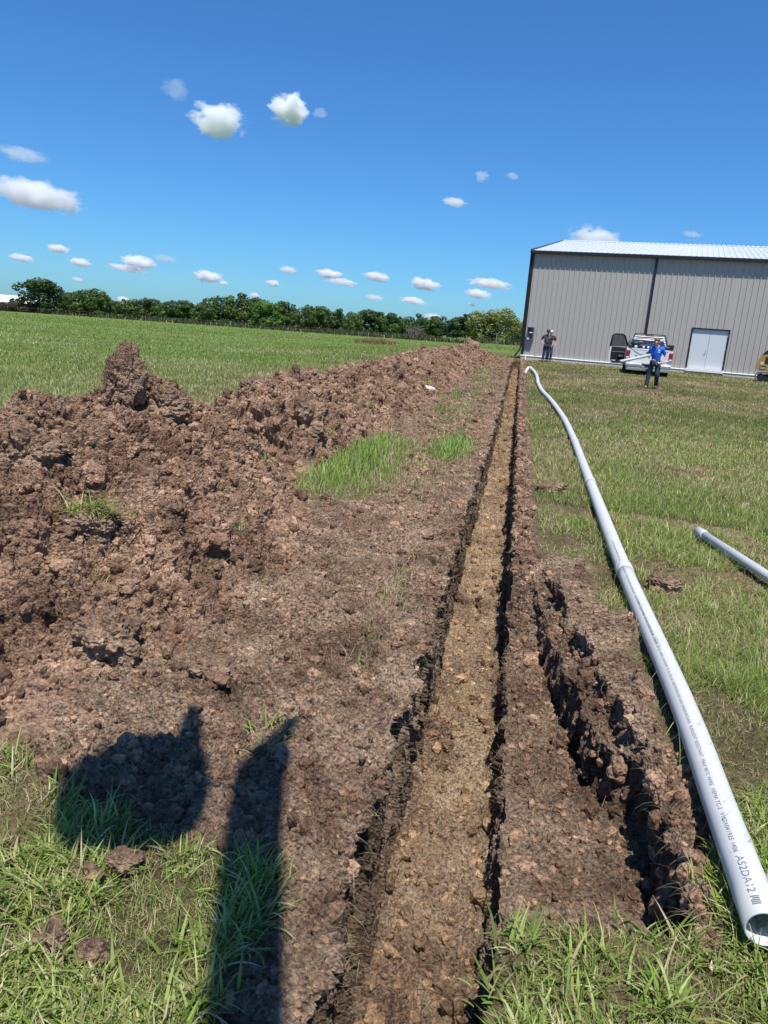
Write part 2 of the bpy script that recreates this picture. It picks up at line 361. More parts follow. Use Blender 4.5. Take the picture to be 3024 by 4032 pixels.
s_, t_, z_ = Sg[idx].astype(np.float32), T[idx].astype(np.float32), Z[idx].astype(np.float32)
msk = soil_mask(s_, t_) ; inside = (z_ < -.03) & (t_ < .9); wall = inside & (np.abs(nrm[idx][:, 0]) > .6)
floor_ = inside & ~wall & (z_ < -.5); bench = inside & ~wall & ~floor_
msk = np.where(inside, 1, msk)
fade = 1 / (1 + (s_ / 30) ** 2)
c1 = clod(t_, s_, z_, .16, 1); c2 = clod(t_, s_, z_, .065, 2); c3 = clod(t_, s_, z_, .028, 3); nn = fbm(t_ / .05, s_ / .05, z_ / .05, 4, 21)
pit = sm(vn(t_ / .07, s_ / .06, z_ / .07, 78), .66, .84)
d_soil = .024 * c1 + .020 * c2 + .016 * c3 + .020 * nn - .036 * pit
d_floor = .020 * c1 + .020 * c2 + .010 * c3 + .010 * nn - .014 * pit - .03 * sm(vn(s_ / .22, t_ / .5, None, 77), .72, .9)
st1 = fbm(s_ / .035, z_ / .5, t_ / .2, 3, 33); d_wall = .040 * fbm(s_ / .22, z_ / .5, None, 3, 35) + .034 * np.where(st1 > .15, -1.2 * (st1 - .15), .25 * st1) * 2 + .012 * c1 + .010 * c2 + .006 * nn
d_floor = d_floor + .07 * (np.exp(-((t_ + .29) / .045) ** 2) + np.exp(-((t_ - .12) / .035) ** 2)) * np.clip(.35 + 1.2 * fbm(s_ / .18, t_ / .3, None, 3, 409), 0, 1.3)
jit0 = rng.normal(0, 1, len(s_)).astype(np.float32)
blk = _h(np.floor(s_ / .055 + 1.2 * fbm(s_ / .3, z_ / .2, None, 2, 401)).astype(np.int64), np.floor(z_ / .30 + 1.5 * vn(s_ / .12, z_ * 0, None, 402)).astype(np.int64), np.zeros(len(s_), np.int64), 9)
blk2 = _h(np.floor(s_ / .16 + 1.1 * fbm(s_ / .4, z_ / .3, None, 2, 403)).astype(np.int64), np.floor(z_ / .22 + 2 * vn(s_ / .2, z_ * 0, None, 404)).astype(np.int64), np.zeros(len(s_), np.int64), 19)
d_wall = .6 * d_wall + .040 * (blk - .6) + .055 * (blk2 - .6)
d_floor = d_floor + .016 * clod(t_ + 3, s_, z_, .11, 407) + .010 * fbm(t_ / .30, s_ / .055, None, 3, 405) + .012 * fbm(t_ / .12, s_ / .12, None, 2, 406)
d_turf = .014 * fbm(t_ / .12, s_ / .12, None, 4, 44) + .012 * clod(t_, s_, z_, .05, 45) + .003 * jit0
big2 = fbm(t_ / .16, s_ / .2, z_ / .16, 3, 66); rgt = sm(t_, .12, .2) * sm(-t_, -1.0, -.8) * sm(s_, 2.3, 2.6) * (1 - sm(s_, 9, 12))
heave = (.055 * rgt * big2 * (~floor_) + .07 * sm(-t_, .35, .5) * sm(s_, 2.3, 3.0) * (1 - sm(s_, 6.6, 7.4)) * (.75 + .5 * fbm(t_ / .5, s_ / .5, None, 3, 61)) + .045 * sm(t_, .3, .5) * (1 - sm(t_, .85, 1.0)) * sm(s_, 2.6, 3.4) * (1 - sm(s_, 7, 9)) * (1 + fbm(t_ / .3, s_ / .3, None, 3, 63)))
jit = rng.normal(0, 1, len(s_)).astype(np.float32)
d_soil = d_soil + .0048 * jit; d_floor = d_floor + .0040 * jit; d_wall = d_wall + .0030 * jit
d = np.where(wall, d_wall, np.where(floor_, d_floor, np.where(bench, .8 * d_soil, msk * d_soil + (1 - msk) * d_turf)))
amp = 1 + .8 * sm(s_, 8, 25)
Pd = P[idx] + nrm[idx] * (d * amp)[:, None]; Pd[:, 2] += heave * msk * (~inside)
P[idx] = Pd
X, Y = to_xy(P[..., 1], P[..., 0])
Zw = P[..., 2] + terr(X, Y) + undul(X, Y) * (Z > -.02)
Pg = np.stack([X, Y, Zw], -1)
mfull = soil_mask(Sg.astype(np.float32), T.astype(np.float32)); mfull[idx] = msk
tan_ = np.zeros_like(mfull); tan_[idx] = np.where(floor_ | (wall & (z_ < -.56)), np.clip(.50 - .35 * (1 - sm(s_, 2.2, 2.9)) + 1.3 * fbm(s_ / .35, t_ / .22, None, 4, 55) + .5 * np.exp(-((s_ - 3.1) / .4) ** 2), 0, 1) * (1 - .6 * sm(np.abs(s_ - 2.6 - .1), 0, .0001) * 0), np.where(wall, .12, 0))
farm = np.clip(sm(-T, 4.5, 9) * .9 + sm(Sg, 50, 80), 0, 1) * (1 - .45 * sm(fbm(Sg / 7, T / 16, None, 3, 81), -.1, .5) * (1 - sm(Sg, 20, 45)))
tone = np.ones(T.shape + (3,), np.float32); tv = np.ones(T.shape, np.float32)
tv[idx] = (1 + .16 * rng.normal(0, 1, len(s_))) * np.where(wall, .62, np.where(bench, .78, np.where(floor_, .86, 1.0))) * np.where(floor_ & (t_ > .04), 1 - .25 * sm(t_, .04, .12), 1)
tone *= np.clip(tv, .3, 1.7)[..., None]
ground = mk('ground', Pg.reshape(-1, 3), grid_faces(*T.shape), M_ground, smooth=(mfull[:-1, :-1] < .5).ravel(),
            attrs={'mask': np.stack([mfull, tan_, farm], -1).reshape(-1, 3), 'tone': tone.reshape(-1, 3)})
tag(ground, kind='structure')
G_s, G_t, G_P, G_m, G_in = Sg, T, Pg, mfull, (Z < -.03)

# ------------------------------------------------------------------ spoil heap
ps = []; x = 1.9
while x < 47.5: ps.append(x); x += max(.006, .0025 * x)
ps = np.array(ps); pt = np.concatenate([np.linspace(-6.0, -4.1, 60)[:-1], np.linspace(-4.1, -1.0, 350)])
PS, PT = np.meshgrid(ps.astype(np.float32), pt.astype(np.float32), indexing='ij')
h = pile_h(PS, PT)
big = fbm(PS / .9, PT / .9, None, 3, 91); env = sm(h, .0, .25)
h2 = h + env * (.13 * big + .07 * fbm(PS / .35, PT / .35, None, 2, 95)); h2 = np.where(h > 0, h2, h - .02)
PP = np.stack([PT, PS, h2], -1).astype(np.float32); nr = normals(PP); a, b_, c_ = PP[..., 0], PP[..., 1], PP[..., 2]
rough = (.55 + .45 * sm(PS, 6.5, 8.5))
k1 = clod(a, b_, c_, .42, 101); k2 = clod(a, b_, c_, .19, 102); k3 = clod(a, b_, c_, .085, 103); k4 = clod(a, b_, c_, .036, 104); k5 = fbm(a / .05, b_ / .05, c_ / .05, 4, 105)
hole = sm(vn(a / .3, b_ / .22, c_ / .3, 120), .70, .86)
dd = env * (rough * (.085 * k1 + .065 * k2) + .034 * k3 + .020 * k4 + .026 * k5 - .11 * hole - .04 * sm(vn(a / .09, b_ / .075, c_ / .09, 121), .66, .84))
dd = dd + env * .0055 * rng.normal(0, 1, dd.shape).astype(np.float32)
PP = PP + nr * dd[..., None]; PP[..., 0] += env * .05 * fbm(a / .2, b_ / .2, c_ / .2, 3, 131); PP[..., 1] += env * .05 * fbm(a / .2 + 30, b_ / .2, c_ / .2, 3, 132)
X, Y = to_xy(PP[..., 1], PP[..., 0]); Zp = PP[..., 2] + terr(X, Y) + undul(X, Y) - .01
PPw = np.stack([X, Y, Zp], -1)
heap = mk('soil_heap', PPw.reshape(-1, 3), grid_faces(*PS.shape), M_pile, attrs={'tone': np.repeat(np.clip(1 + .16 * rng.normal(0, 1, PS.size), .4, 1.6)[:, None], 3, 1)})
tag(heap, 'long lumpy heap of dug brown soil lying beside the trench', 'soil heap')

# ------------------------------------------------------------------ clods
def ico(sub):
    import bmesh
    bm = bmesh.new(); bmesh.ops.create_icosphere(bm, subdivisions=sub, radius=1); V = np.array([v.co[:] for v in bm.verts]); F = np.array([[v.index for v in f.verts] for f in bm.faces]); bm.free(); return V, F
ICO = {k: ico(k) for k in (1, 2, 3, 5, 6)}
def clod_shape(sub, seed, stretch=(1, 1, .75), rough=.35):
    V, F = ICO[sub]; V = V.astype(np.float32); q = seed * 3.7
    r = 1 + rough * clod(V[:, 0] + q, V[:, 1], V[:, 2], .9, seed) + .22 * fbm(V[:, 0] * 2.2 + q, V[:, 1] * 2.2, V[:, 2] * 2.2, 4, seed) + .10 * clod(V[:, 0] + q, V[:, 1], V[:, 2], .3, seed + 1)
    return V * r[:, None] * np.array(stretch), F
def scatter_clods(name, pts, rad_, sub, seed):
    g = np.random.default_rng(seed); shapes = [clod_shape(sub, seed * 10 + i, g.uniform(.6, 1.15, 3)) for i in range(7)]
    VV, FF = [], []; n0 = 0
    for i, (p, r) in enumerate(zip(pts, rad_)):
        V, F = shapes[i % 7]; a = g.uniform(0, 6.28); ca, sa = math.cos(a), math.sin(a)
        W = V * r; W = np.stack([W[:, 0] * ca - W[:, 1] * sa, W[:, 0] * sa + W[:, 1] * ca, W[:, 2]], 1) + p
        VV.append(W); FF.append(F + n0); n0 += len(V)
    return np.concatenate(VV), np.concatenate(FF)
g = np.random.default_rng(5)
cand = np.argwhere((h > .03)); ch = cand[g.integers(0, len(cand), 26000)]; pts = PPw[ch[:, 0], ch[:, 1]]; ss = PS[ch[:, 0], ch[:, 1]]
cg = np.argwhere(near_rows[:, None] & (G_m > .6) & (~G_in | (G_t > .17)) & (G_t > -2.6) & (G_t < 2.0)); chg = cg[g.integers(0, len(cg), 21000)]; ptg = G_P[chg[:, 0], chg[:, 1]]; sg2 = G_s[chg[:, 0], chg[:, 1]]
cf = np.argwhere(near_rows[:, None] & G_in & (G_t > -.29) & (G_t < .12)); chf = cf[g.integers(0, len(cf), 5000)]; ptf = G_P[chf[:, 0], chf[:, 1]]; sf = G_s[chf[:, 0], chf[:, 1]]
allp = np.concatenate([pts, ptg]); alls = np.concatenate([ss, sg2])
rr = np.clip(np.exp(g.normal(math.log(.0085), .74, len(allp))) * (1 + alls * .06), .004, .10); rr[len(pts):] *= .72
o = np.argsort(-rr); nbig = 3500
V1, F1 = scatter_clods('c', allp[o[:nbig]], rr[o[:nbig]], 3, 3); V2, F2 = scatter_clods('c', allp[o[nbig:]], rr[o[nbig:]], 1, 4)
cl = mk('soil_crumbs', np.concatenate([V1, V2]), np.concatenate([F1, F2 + len(V1)]), M_crumb, attrs={'tone': np.concatenate([np.repeat(g.uniform(.6, 1.35, nbig), ICO[3][0].shape[0]), np.repeat(g.uniform(.5, 1.6, len(o) - nbig), ICO[1][0].shape[0])])[:, None].repeat(3, 1)}); tag(cl, 'loose brown crumbs and lumps of soil over heap and verge', 'loose soil', kind='stuff')
M_sub = soil_mat('subsoil', (1.25, 1.17, 1.0), True)
V3, F3 = scatter_clods('c', ptf, np.clip(np.exp(g.normal(math.log(.0065), .78, len(ptf))) * (1 + sf * .06), .003, .045), 1, 6)
tag(mk('subsoil_crumbs', V3, F3, M_sub, attrs={'tone': np.repeat(g.uniform(.5, 1.5, len(ptf)), ICO[1][0].shape[0])[:, None].repeat(3, 1)}), 'pale crumbs of subsoil on the trench floor', 'loose soil', kind='stuff')
def one_clod(s, t, z, size, seed, label, rough=.3, sub=5, rz=0, mat=None, tilt=(0, 0)):
    V, F = clod_shape(sub, seed, (1, 1, 1), rough)
    V = V + .13 * np.stack([fbm(V[:, 0] * 3 + k, V[:, 1] * 3, V[:, 2] * 3 * min(1, size[2] / size[0] + .2), 5, seed + 30 + k, .62) for k in range(3)], 1)
    V = V * (1 + .07 * clod(V[:, 0] + seed, V[:, 1], V[:, 2], .16, seed + 5) + .012 * rng.normal(0, 1, len(V)))[:, None]
    o = mk('soil_clod', V * np.array(size), F, mat or M_clod, smooth=(sub < 4)); X, Y = to_xy(s, t); o.location = (X, Y, float(terr(X, Y)) + z); o.rotation_euler = (tilt[0], tilt[1], rz)
    return tag(o, label, 'soil clod', 'large soil clods')
one_clod(5.95, -3.25, 1.08, (.15, .11, .285), 201, 'tall upright slab of soil standing on the heap crest', .22, 6, .5, None, (0, .10))
one_clod(6.2, -3.0, .86, (.20, .17, .16), 202, 'lumpy clod leaning against the right of the tall upright slab', .3)
one_clod(45.4, -3.0, .75, (.20, .15, .33), 203, 'small dark clod standing up at the far end of the heap', .25, 3)
one_clod(43.4, -2.6, .62, (.35, .3, .28), 204, 'rounded clod just right of the small dark standing clod', .3, 3)
one_clod(4.45, -1.88, .20, (.06, .055, .085), 205, 'smooth upright clod low on the heap, right of the grassy sod', .12)
one_clod(4.5, -2.06, .24, (.13, .11, .07), 206, 'flat lump touching the smooth upright clod', .3)
one_clod(3.05, -1.78, .16, (.15, .12, .12), 207, 'wide dark clod with a hollow under it, below the grassy sod', .35)
one_clod(3.1, -1.25, .05, (.11, .09, .07), 208, 'reddish crusted clod above the big blotch of shadow', .25)
one_clod(4.15, -2.95, .74, (.22, .19, .18), 221, 'heavy overhanging clod at the left frame edge high on the heap', .3, 6, .2)
one_clod(5.4, 1.22, .05, (.12, .08, .07), 209, 'round clod on the turf just right of the long conduit', .3)
one_clod(8.7, .56, .03, (.17, .12, .07), 210, 'low ragged clod at the trench edge beside the long conduit', .35)
one_clod(9.2, -2.6, .42, (.30, .24, .30), 211, 'big dark clod at the foot of the second hump of the heap', .3)
one_clod(9.1, -3.2, .80, (.17, .15, .15), 212, 'steep sided clod on top of the second hump of the heap', .3)
one_clod(1.84, -1.02, .035, (.055, .040, .03), 213, 'upper right soil lump in the grass under the big shadow blotch', .3)
one_clod(1.77, -1.10, .03, (.045, .04, .03), 214, 'soil lump just below left of another, under the big shadow blotch', .3)
one_clod(1.53, -1.06, .03, (.045, .045, .035), 216, 'soil lump nearest the bottom left corner of the photo', .3)
one_clod(1.51, -.93, .03, (.04, .035, .03), 217, 'small soil lump right of the one nearest the bottom left corner', .3)
M_pale = plain('pale_rock', (.55, .50, .42), .9, scale=20, bump=.5)
o = one_clod(19.85, -2.25, .12, (.20, .12, .09), 215, 'pale stone lying at the foot of the heap near the trench', .2, 3, 0, M_pale); o.name = 'pale_stone'; o['category'] = 'stone'; del o['group']
#@@REST@@
# ------------------------------------------------------------------ large structure: the metal building
M_wall = plain('wall_sheet', (.42, .395, .355), .5, spec=.35, var=.04, scale=.35)
M_trim = plain('dark_trim', (.018, .019, .020), .4, spec=.4, var=.2)
M_roofm = plain('roof_sheet', (.68, .70, .72), .38, metal=.25, var=.05, scale=.4)
M_conc = plain('concrete', (.55, .53, .49), .9, var=.12, scale=3, bump=.2)
M_doorp = plain('door_paint', (.60, .64, .65), .45, var=.03, scale=1.5)
M_chrome = plain('bright_metal', (.75, .75, .76), .2, metal=1, var=.05)
M_greyp = plain('grey_enamel', (.17, .18, .18), .5, var=.1)
bld = empty('metal_building', (7.8386, 48.13, .62), rad(-20.324), 'large grey ribbed metal building with white roof and dark trim', 'building')
BW, BD, BH, RZ = 26.0, 21.54, 6.18, 1.88
def rib_profile(x0, x1, pitch=.305, hgt=.045):
    xs, ys = [x0], [0.0]; x = x0 + .12
    while x + pitch < x1:
        for dx, dy in ((0, 0), (.018, hgt), (.045, hgt), (.063, 0), (.118, 0), (.123, .006), (.138, .006), (.143, 0), (.205, 0), (.210, .006), (.225, .006), (.230, 0)):
            xs.append(x + dx); ys.append(dy)
        x += pitch
    xs.append(x1); ys.append(0); return np.array(xs), np.array(ys)
def rib_sheet(name, x0, x1, A, B, out, mat, parent, cuts=()):
    """sheet whose ribs run from line A(x) to line B(x); out = direction the ribs stand proud"""
    xs, ys = rib_profile(x0, x1); V, F = [], []
    out = np.array(out, float)
    for x, y in zip(xs, ys): V += [np.array(A(x)) + out * y, np.array(B(x)) + out * y]
    F = [(2 * i, 2 * i + 2, 2 * i + 3, 2 * i + 1) for i in range(len(xs) - 1)]
    return mk(name, np.array(V), np.array(F), mat, parent)
DX0, DX1, DH = 9.70, 11.63, 2.27
fw = [rib_sheet('w', .05, DX0 - .05, lambda x: (x, 0, .0), lambda x: (x, 0, BH - .14), (0, -1, 0), M_wall, None),
      rib_sheet('w', DX0 - .05, DX1 + .05, lambda x: (x, 0, DH + .02), lambda x: (x, 0, BH - .14), (0, -1, 0), M_wall, None),
      rib_sheet('w', DX1 + .05, BW, lambda x: (x, 0, .0), lambda x: (x, 0, BH - .14), (0, -1, 0), M_wall, None)]
def join(objs, name, parent, mat):
    mb = MB()
    for o in objs:
        mb.add([v.co[:] for v in o.data.vertices], [tuple(p.vertices) for p in o.data.polygons]); me = o.data; bpy.data.objects.remove(o); bpy.data.meshes.remove(me)
    return mb.build(name, mat, parent, fix=False)
join(fw, 'wall', bld, M_wall)
# gable end wall facing left
xs, ys = rib_profile(0, BD); V, F = [], []
for x, y in zip(xs, ys):
    zt = BH - .1 + RZ * (1 - abs(x - BD / 2) / (BD / 2)); V += [(-y, x, 0), (-y, x, zt)]
F = [(2 * i, 2 * i + 1, 2 * i + 3, 2 * i + 2) for i in range(len(xs) - 1)]
mk('wall', np.array(V), np.array(F), M_wall, bld)
mb = MB(); mb.box((BW - .1, .1, 0), (BW, BD, BH - .1)); mb.box((.1, BD - .1, 0), (BW - .1, BD, BH - .1)); mb.build('wall', M_wall, bld)
for sgn in (0, 1):
    y0, y1 = (-.26, BD / 2) if sgn == 0 else (BD + .26, BD / 2); z0 = BH - .26 * RZ / (BD / 2) + .03
    rib_sheet('roof', -.05, BW, (lambda x: (x, y0, z0)), (lambda x: (x, y1, BH + RZ + .03)), (0, 0, 1), M_roofm, bld)
mb = MB()
x = .05
while x < BW - .3: mb.box((x, BD / 2 - .16, BH + RZ + .035), (x + .235, BD / 2 + .16, BH + RZ + .085), .01); x += .305
mb.build('ridge_cap', plain('ridge_white', (.85, .86, .86), .4, var=.03), bld)
mb = MB(); mb.prism([(-.30, BH - .16), (-.30, BH - .01), (-.27, BH + .01), (-.05, BH + .01), (-.003, BH - .02), (-.003, BH - .16)], 0, -.10, BW); mb.build('gutter', M_trim, bld)
mb = MB()
for y0, y1 in ((-.28, BD / 2), (BD / 2, BD + .28)):
    z0 = BH + .0 if y0 < 0 else BH + RZ; z1 = BH + RZ if y0 < 0 else BH
    mb.add([(-.13, y0, z0 - .18), (-.13, y1, z1 - .18), (-.13, y1, z1 + .07), (-.13, y0, z0 + .07), (-.045, y0, z0 - .18), (-.045, y1, z1 - .18), (-.045, y1, z1 + .07), (-.045, y0, z0 + .07)],
           [(0, 1, 2, 3), (4, 7, 6, 5), (0, 3, 7, 4), (1, 5, 6, 2), (3, 2, 6, 7), (0, 4, 5, 1)])
mb.build('rake_trim', M_trim, bld)
mb = MB(); mb.box((-.06, -.045, .0), (.10, .12, BH - .15)); mb.build('corner_trim', M_trim, bld)
mb = MB(); mb.tube([(-.09, -.10, BH - .17), (-.09, -.10, .55), (-.15, -.12, .25), (-.40, -.2, -.12)], [.055, .055, .06, .07], 4); mb.build('downspout', M_trim, bld)
mb = MB(); mb.box((7.10, -.11, .02), (7.24, -.034, BH - .165), .01); mb.build('downspout', M_trim, bld)
mb = MB(); mb.box((-.03, -.09, -.75), (BW, BD, -.10)); mb.build('slab', M_conc, bld)
for xa, xb in ((-.05, DX0 - .065), (DX1 + .065, BW)): mb = MB(); mb.prism([(-.004, -.012), (-.12, -.034), (-.12, -.066), (-.004, -.098)], 0, xa, xb); mb.build('base_flashing', plain('white_flashing', (.85, .85, .83), .5, var=.03), bld)
mb = MB(); mb.box((DX0 - .06, -.22, -.12), (DX1 + .06, -.003, .035), .01); mb.build('door_sill', plain('pale_concrete', (.78, .77, .74), .8, var=.05), bld)
fr = MB(); fr.box((DX0 - .06, -.06, .036), (DX0, .08, DH + .06)); fr.box((DX1, -.06, .036), (DX1 + .06, .08, DH + .06)); fr.box((DX0, -.06, DH), (DX1, .08, DH + .06)); fr.build('door_frame', M_trim, bld)
for k in (0, 1):
    a = DX0 + .015 + k * .957; mb = MB(); mb.box((a, .03, .045), (a + .945, .075, DH - .01), .006); dr = mb.build('door', M_doorp, bld)
    if k == 0: mb = MB(); mb.box((a + .855, .018, 1.02), (a + .885, .03, 1.16)); mb.tube([(a + .87, .02, 1.12), (a + .87, -.035, 1.12)], .012, 8); mb.ball((a + .87, -.055, 1.12), .032); mb.build('handle', M_chrome, dr, True)
    for z in (.3, 1.15, 1.95): mb = MB(); mb.box((a - .012 if k == 0 else a + .935, .015, z), (a + .012 if k == 0 else a + .957, .03, z + .11)); mb.build('hinge', M_chrome, dr)
# meter cabinet on the wall
mb = MB(); mb.box((.22, -.25, .92), (.25, -.036, 1.70)); mb.box((.60, -.25, .92), (.63, -.036, 1.70)); mb.box((.25, -.25, 1.67), (.60, -.036, 1.70)); mb.box((.25, -.25, .92), (.60, -.036, .95)); mb.box((.25, -.06, .95), (.60, -.04, 1.67))
cab = mb.build('electrical_cabinet', M_greyp, bld); tag(cab, 'open grey electrical cabinet with exposed breakers')
mb = MB(); mb.box((.36, -.17, 1.33), (.56, -.061, 1.40), .01); mb.build('bus_bar', plain('cream', (.75, .66, .58), .6), cab)
mb = MB(); mb.box((.42, -.14, 1.0), (.47, -.061, 1.32), .01); mb.box((.40, -.14, 1.41), (.52, -.061, 1.48), .01); mb.box((.28, -.15, 1.45), (.33, -.061, 1.56)); mb.build('breaker', M_trim, cab)
mb = MB(); mb.tube([(.50, -.10, 1.32), (.53, -.13, 1.22), (.51, -.1, 1.08)], .012, 6); mb.tube([(.34, -.1, 1.36), (.30, -.12, 1.28), (.38, -.1, 1.25)], .01, 6); mb.build('wire', plain('copper_wire', (.45, .15, .10), .5), cab)
mb = MB(); mb.box((.26, -.16, .96), (.36, -.065, 1.03)); mb.build('terminal', plain('white_plastic', (.8, .8, .8), .5), cab)
mb = MB(); mb.box((.80, -.045, .03), (.98, -.034, .15)); mb.build('vent_plate', M_wall, bld)
# barn with a pale roof, far left behind the fence, and its brick wing
def loc_ray(px, py, D):            # point in the world that the photograph shows at (px, py) of 1659, at depth D
    f = 2950 * 1659 / 3024; d = Fv + Rv * ((px - 829.5) / f) - Uv * ((py - 1106) / f); return Vector((0, 0, CH)) + d * D
pb = loc_ray(20, 665, 232); zb = float(terr(pb.x, pb.y))
barn = empty('barn', (pb.x, pb.y, zb), rad(14), 'white roofed barn with brick wing behind pinkish shrubs at far left', 'building')
mb = MB(); mb.box((-14, 0, 0), (8, 12, 1.9)); mb.build('wall', plain('brick_wall', (.30, .14, .09), .9, var=.2, scale=3), barn)
mb = MB(); mb.prism([(-.5, 1.95), (12.5, 1.95), (6, 4.4)], 0, -14.6, 8.6); mb.build('roof', plain('white_sheet', (.78, .78, .78), .5, var=.04), barn)
mb = MB(); mb.box((5.0, -.06, 0), (6.2, -.003, 1.7)); mb.build('door', plain('white_door', (.7, .7, .7), .5), barn)
# ------------------------------------------------------------------ fence: pipe posts with a top rail and cables
M_fence = plain('fence_pipe', (.045, .036, .032), .7, var=.3)
fpts = [(-125, 207, -2.12), (-104.0, 205.2, -1.84), (-73.7, 201.2, -1.45), (-52.0, 198.1, -1.40), (-37.2, 195.5, -1.42), (8.8, 184.7, -1.17), (28.1, 180.7, -.90), (52, 176, -.75)]
fpa = np.array(fpts); cum = np.concatenate([[0], np.cumsum(np.hypot(np.diff(fpa[:, 0]), np.diff(fpa[:, 1])))])
def fpos(d): return [float(np.interp(d, cum, fpa[:, k])) for k in range(2)]
fence = empty('pipe_fence', (0, 0, 0), 0, 'long dark pipe fence crossing the far side of the field', 'fence')
d = 0; pm = None; k = 0
while d < cum[-1]:
    x, y = fpos(d); z = float(terr(x, y))
    if pm is None: mb = MB(); mb.tube([(0, 0, -.2), (0, 0, 1.40)], .075, 8); mb.ball((0, 0, 1.40), .08, 8, 6); po = mb.build('post', M_fence, fence, True); pm = po.data
    else: po = bpy.data.objects.new('post', pm); COL.objects.link(po); po.parent = fence
    po.location = (x, y, z); po.scale = (1, 1, 1.0 + (.14 if k % 7 == 3 else 0)); d += 2.95; k += 1
for hz_, r_ in ((1.33, .045), (.92, .016), (.52, .016), (.15, .016)):
    mb = MB(); q = [(*fpos(d), 0) for d in np.arange(0, cum[-1], 3)]; mb.tube([(x, y, float(terr(x, y)) + hz_) for x, y, _ in q], r_, 5); mb.build('rail', M_fence, fence)
# ------------------------------------------------------------------ trees
def crown(seed, nl=11, n=5200, size=(1, 1, 1), leaf=.055, spread=.62, base=.12, hue=((.020, .050, .012), (.055, .11, .026)), drop=0, top_heavy=1.0):
    """crown in a unit box (half width 1, height 2 above z=base): leaf clumps on the shells of many lobes"""
    g = np.random.default_rng(seed)
    L = []
    for i in range(nl):
        a = g.uniform(0, 6.28); z = g.uniform(.15, 1.65); rmax = spread * math.sqrt(max(.05, 1 - ((z - .85) / 1.05) ** 2)); r = rmax * math.sqrt(g.uniform(.1, 1)); R = g.uniform(.26, .46)
        L.append((r * math.cos(a), r * math.sin(a), z, R))
    L += [(0, 0, .8, .55), (0, 0, 1.35, .42)]
    for i in range(26):                                # small outer tufts break the outline
        a = g.uniform(0, 6.28); z = g.uniform(.2, 1.9); rr_ = (spread + .25) * math.sqrt(max(.02, 1 - ((z - .85) / 1.15) ** 2)); L.append((rr_ * math.cos(a), rr_ * math.sin(a), z, g.uniform(.10, .2)))
    L = np.array(L); wgt = L[:, 3] ** 2; li = g.choice(len(L), n, p=wgt / wgt.sum())
    dr = g.normal(size=(n, 3)); dr /= np.linalg.norm(dr, axis=1, keepdims=True)
    rad_ = L[li, 3] * g.uniform(.45, 1.06, n) ** .6
    c = L[li, :3] + dr * rad_[:, None]; c[:, 2] -= drop * np.abs(g.normal(0, .2, n))
    gap = fbm(c[:, 0] * 3.1 + seed, c[:, 1] * 3.1, c[:, 2] * 3.1, 3, seed) > -.33; c, dr, li = c[gap], dr[gap], li[gap]; n = len(c)
    nm = dr + g.normal(0, .55, (n, 3)); nm /= np.linalg.norm(nm, axis=1, keepdims=True)
    u = np.cross(nm, g.normal(size=(n, 3))); u /= np.linalg.norm(u, axis=1, keepdims=True); v = np.cross(nm, u)
    s1 = leaf * g.uniform(.5, 1.4, n)[:, None]; s2 = s1 * g.uniform(.5, .9, n)[:, None]
    V = np.stack([c - u * s1, c - v * s2 * .9, c + u * s1, c + v * s2], 1).reshape(-1, 3); V[:, 2] += base
    F = np.arange(4 * n).reshape(-1, 4)
    t_ = np.clip(.5 + .9 * fbm(c[:, 0] * 2 + 5, c[:, 1] * 2, c[:, 2] * 2, 2, seed + 3) + g.normal(0, .18, n) , 0, 1)[:, None]
    colr = np.array(hue[0]) * (1 - t_) + np.array(hue[1]) * t_
    return V, F, np.repeat(colr, 4, 0)
DARK = ((.036, .066, .022), (.085, .135, .042)); MID = ((.052, .092, .022), (.12, .18, .046)); LITE = ((.08, .15, .025), (.15, .24, .045)); WIL = ((.14, .165, .035), (.27, .29, .08)); PINK = ((.05, .05, .035), (.10, .085, .065))
protos = {}
for nm_, hue, sd, kw in [('dark_a', DARK, 11, {}), ('dark_b', DARK, 12, dict(nl=14)), ('mid_a', MID, 13, {}), ('mid_b', MID, 14, dict(nl=15, spread=.7)), ('lite', LITE, 15, {}), ('willow', WIL, 16, dict(nl=12, drop=1.0, leaf=.045, n=9000)), ('pink', PINK, 17, dict(n=3000))]:
    V, F, c = crown(sd, hue=hue, **({'n': 7000} | kw)); m_ = bpy.data.meshes.new('crown'); o = mk('crown', V, F, M_leaf, attrs={'col': c}); protos[nm_] = o.data; bpy.data.objects.remove(o)
mb = MB(); mb.tube([(0, 0, -.1), (.01, 0, .25), (-.02, .02, .6), (.02, 0, 1.2)], [.06, .045, .035, .012], 8)
for a, z0, z1, rr_ in ((.3, .3, 1.0, .55), (1.6, .35, 1.2, .5), (2.9, .28, .95, .6), (4.2, .4, 1.3, .5), (5.3, .33, 1.0, .55)): mb.tube([(0, 0, z0), (.4 * rr_ * math.cos(a), .4 * rr_ * math.sin(a), z0 + .35 * (z1 - z0)), (rr_ * math.cos(a), rr_ * math.sin(a), z1)], [.03, .02, .006], 6)
o = mb.build('trunk', M_bark, None, True); TR = o.data; bpy.data.objects.remove(o)
def yb(x): return 668.5 + .0745 * x          # where the field meets the trees in the photograph
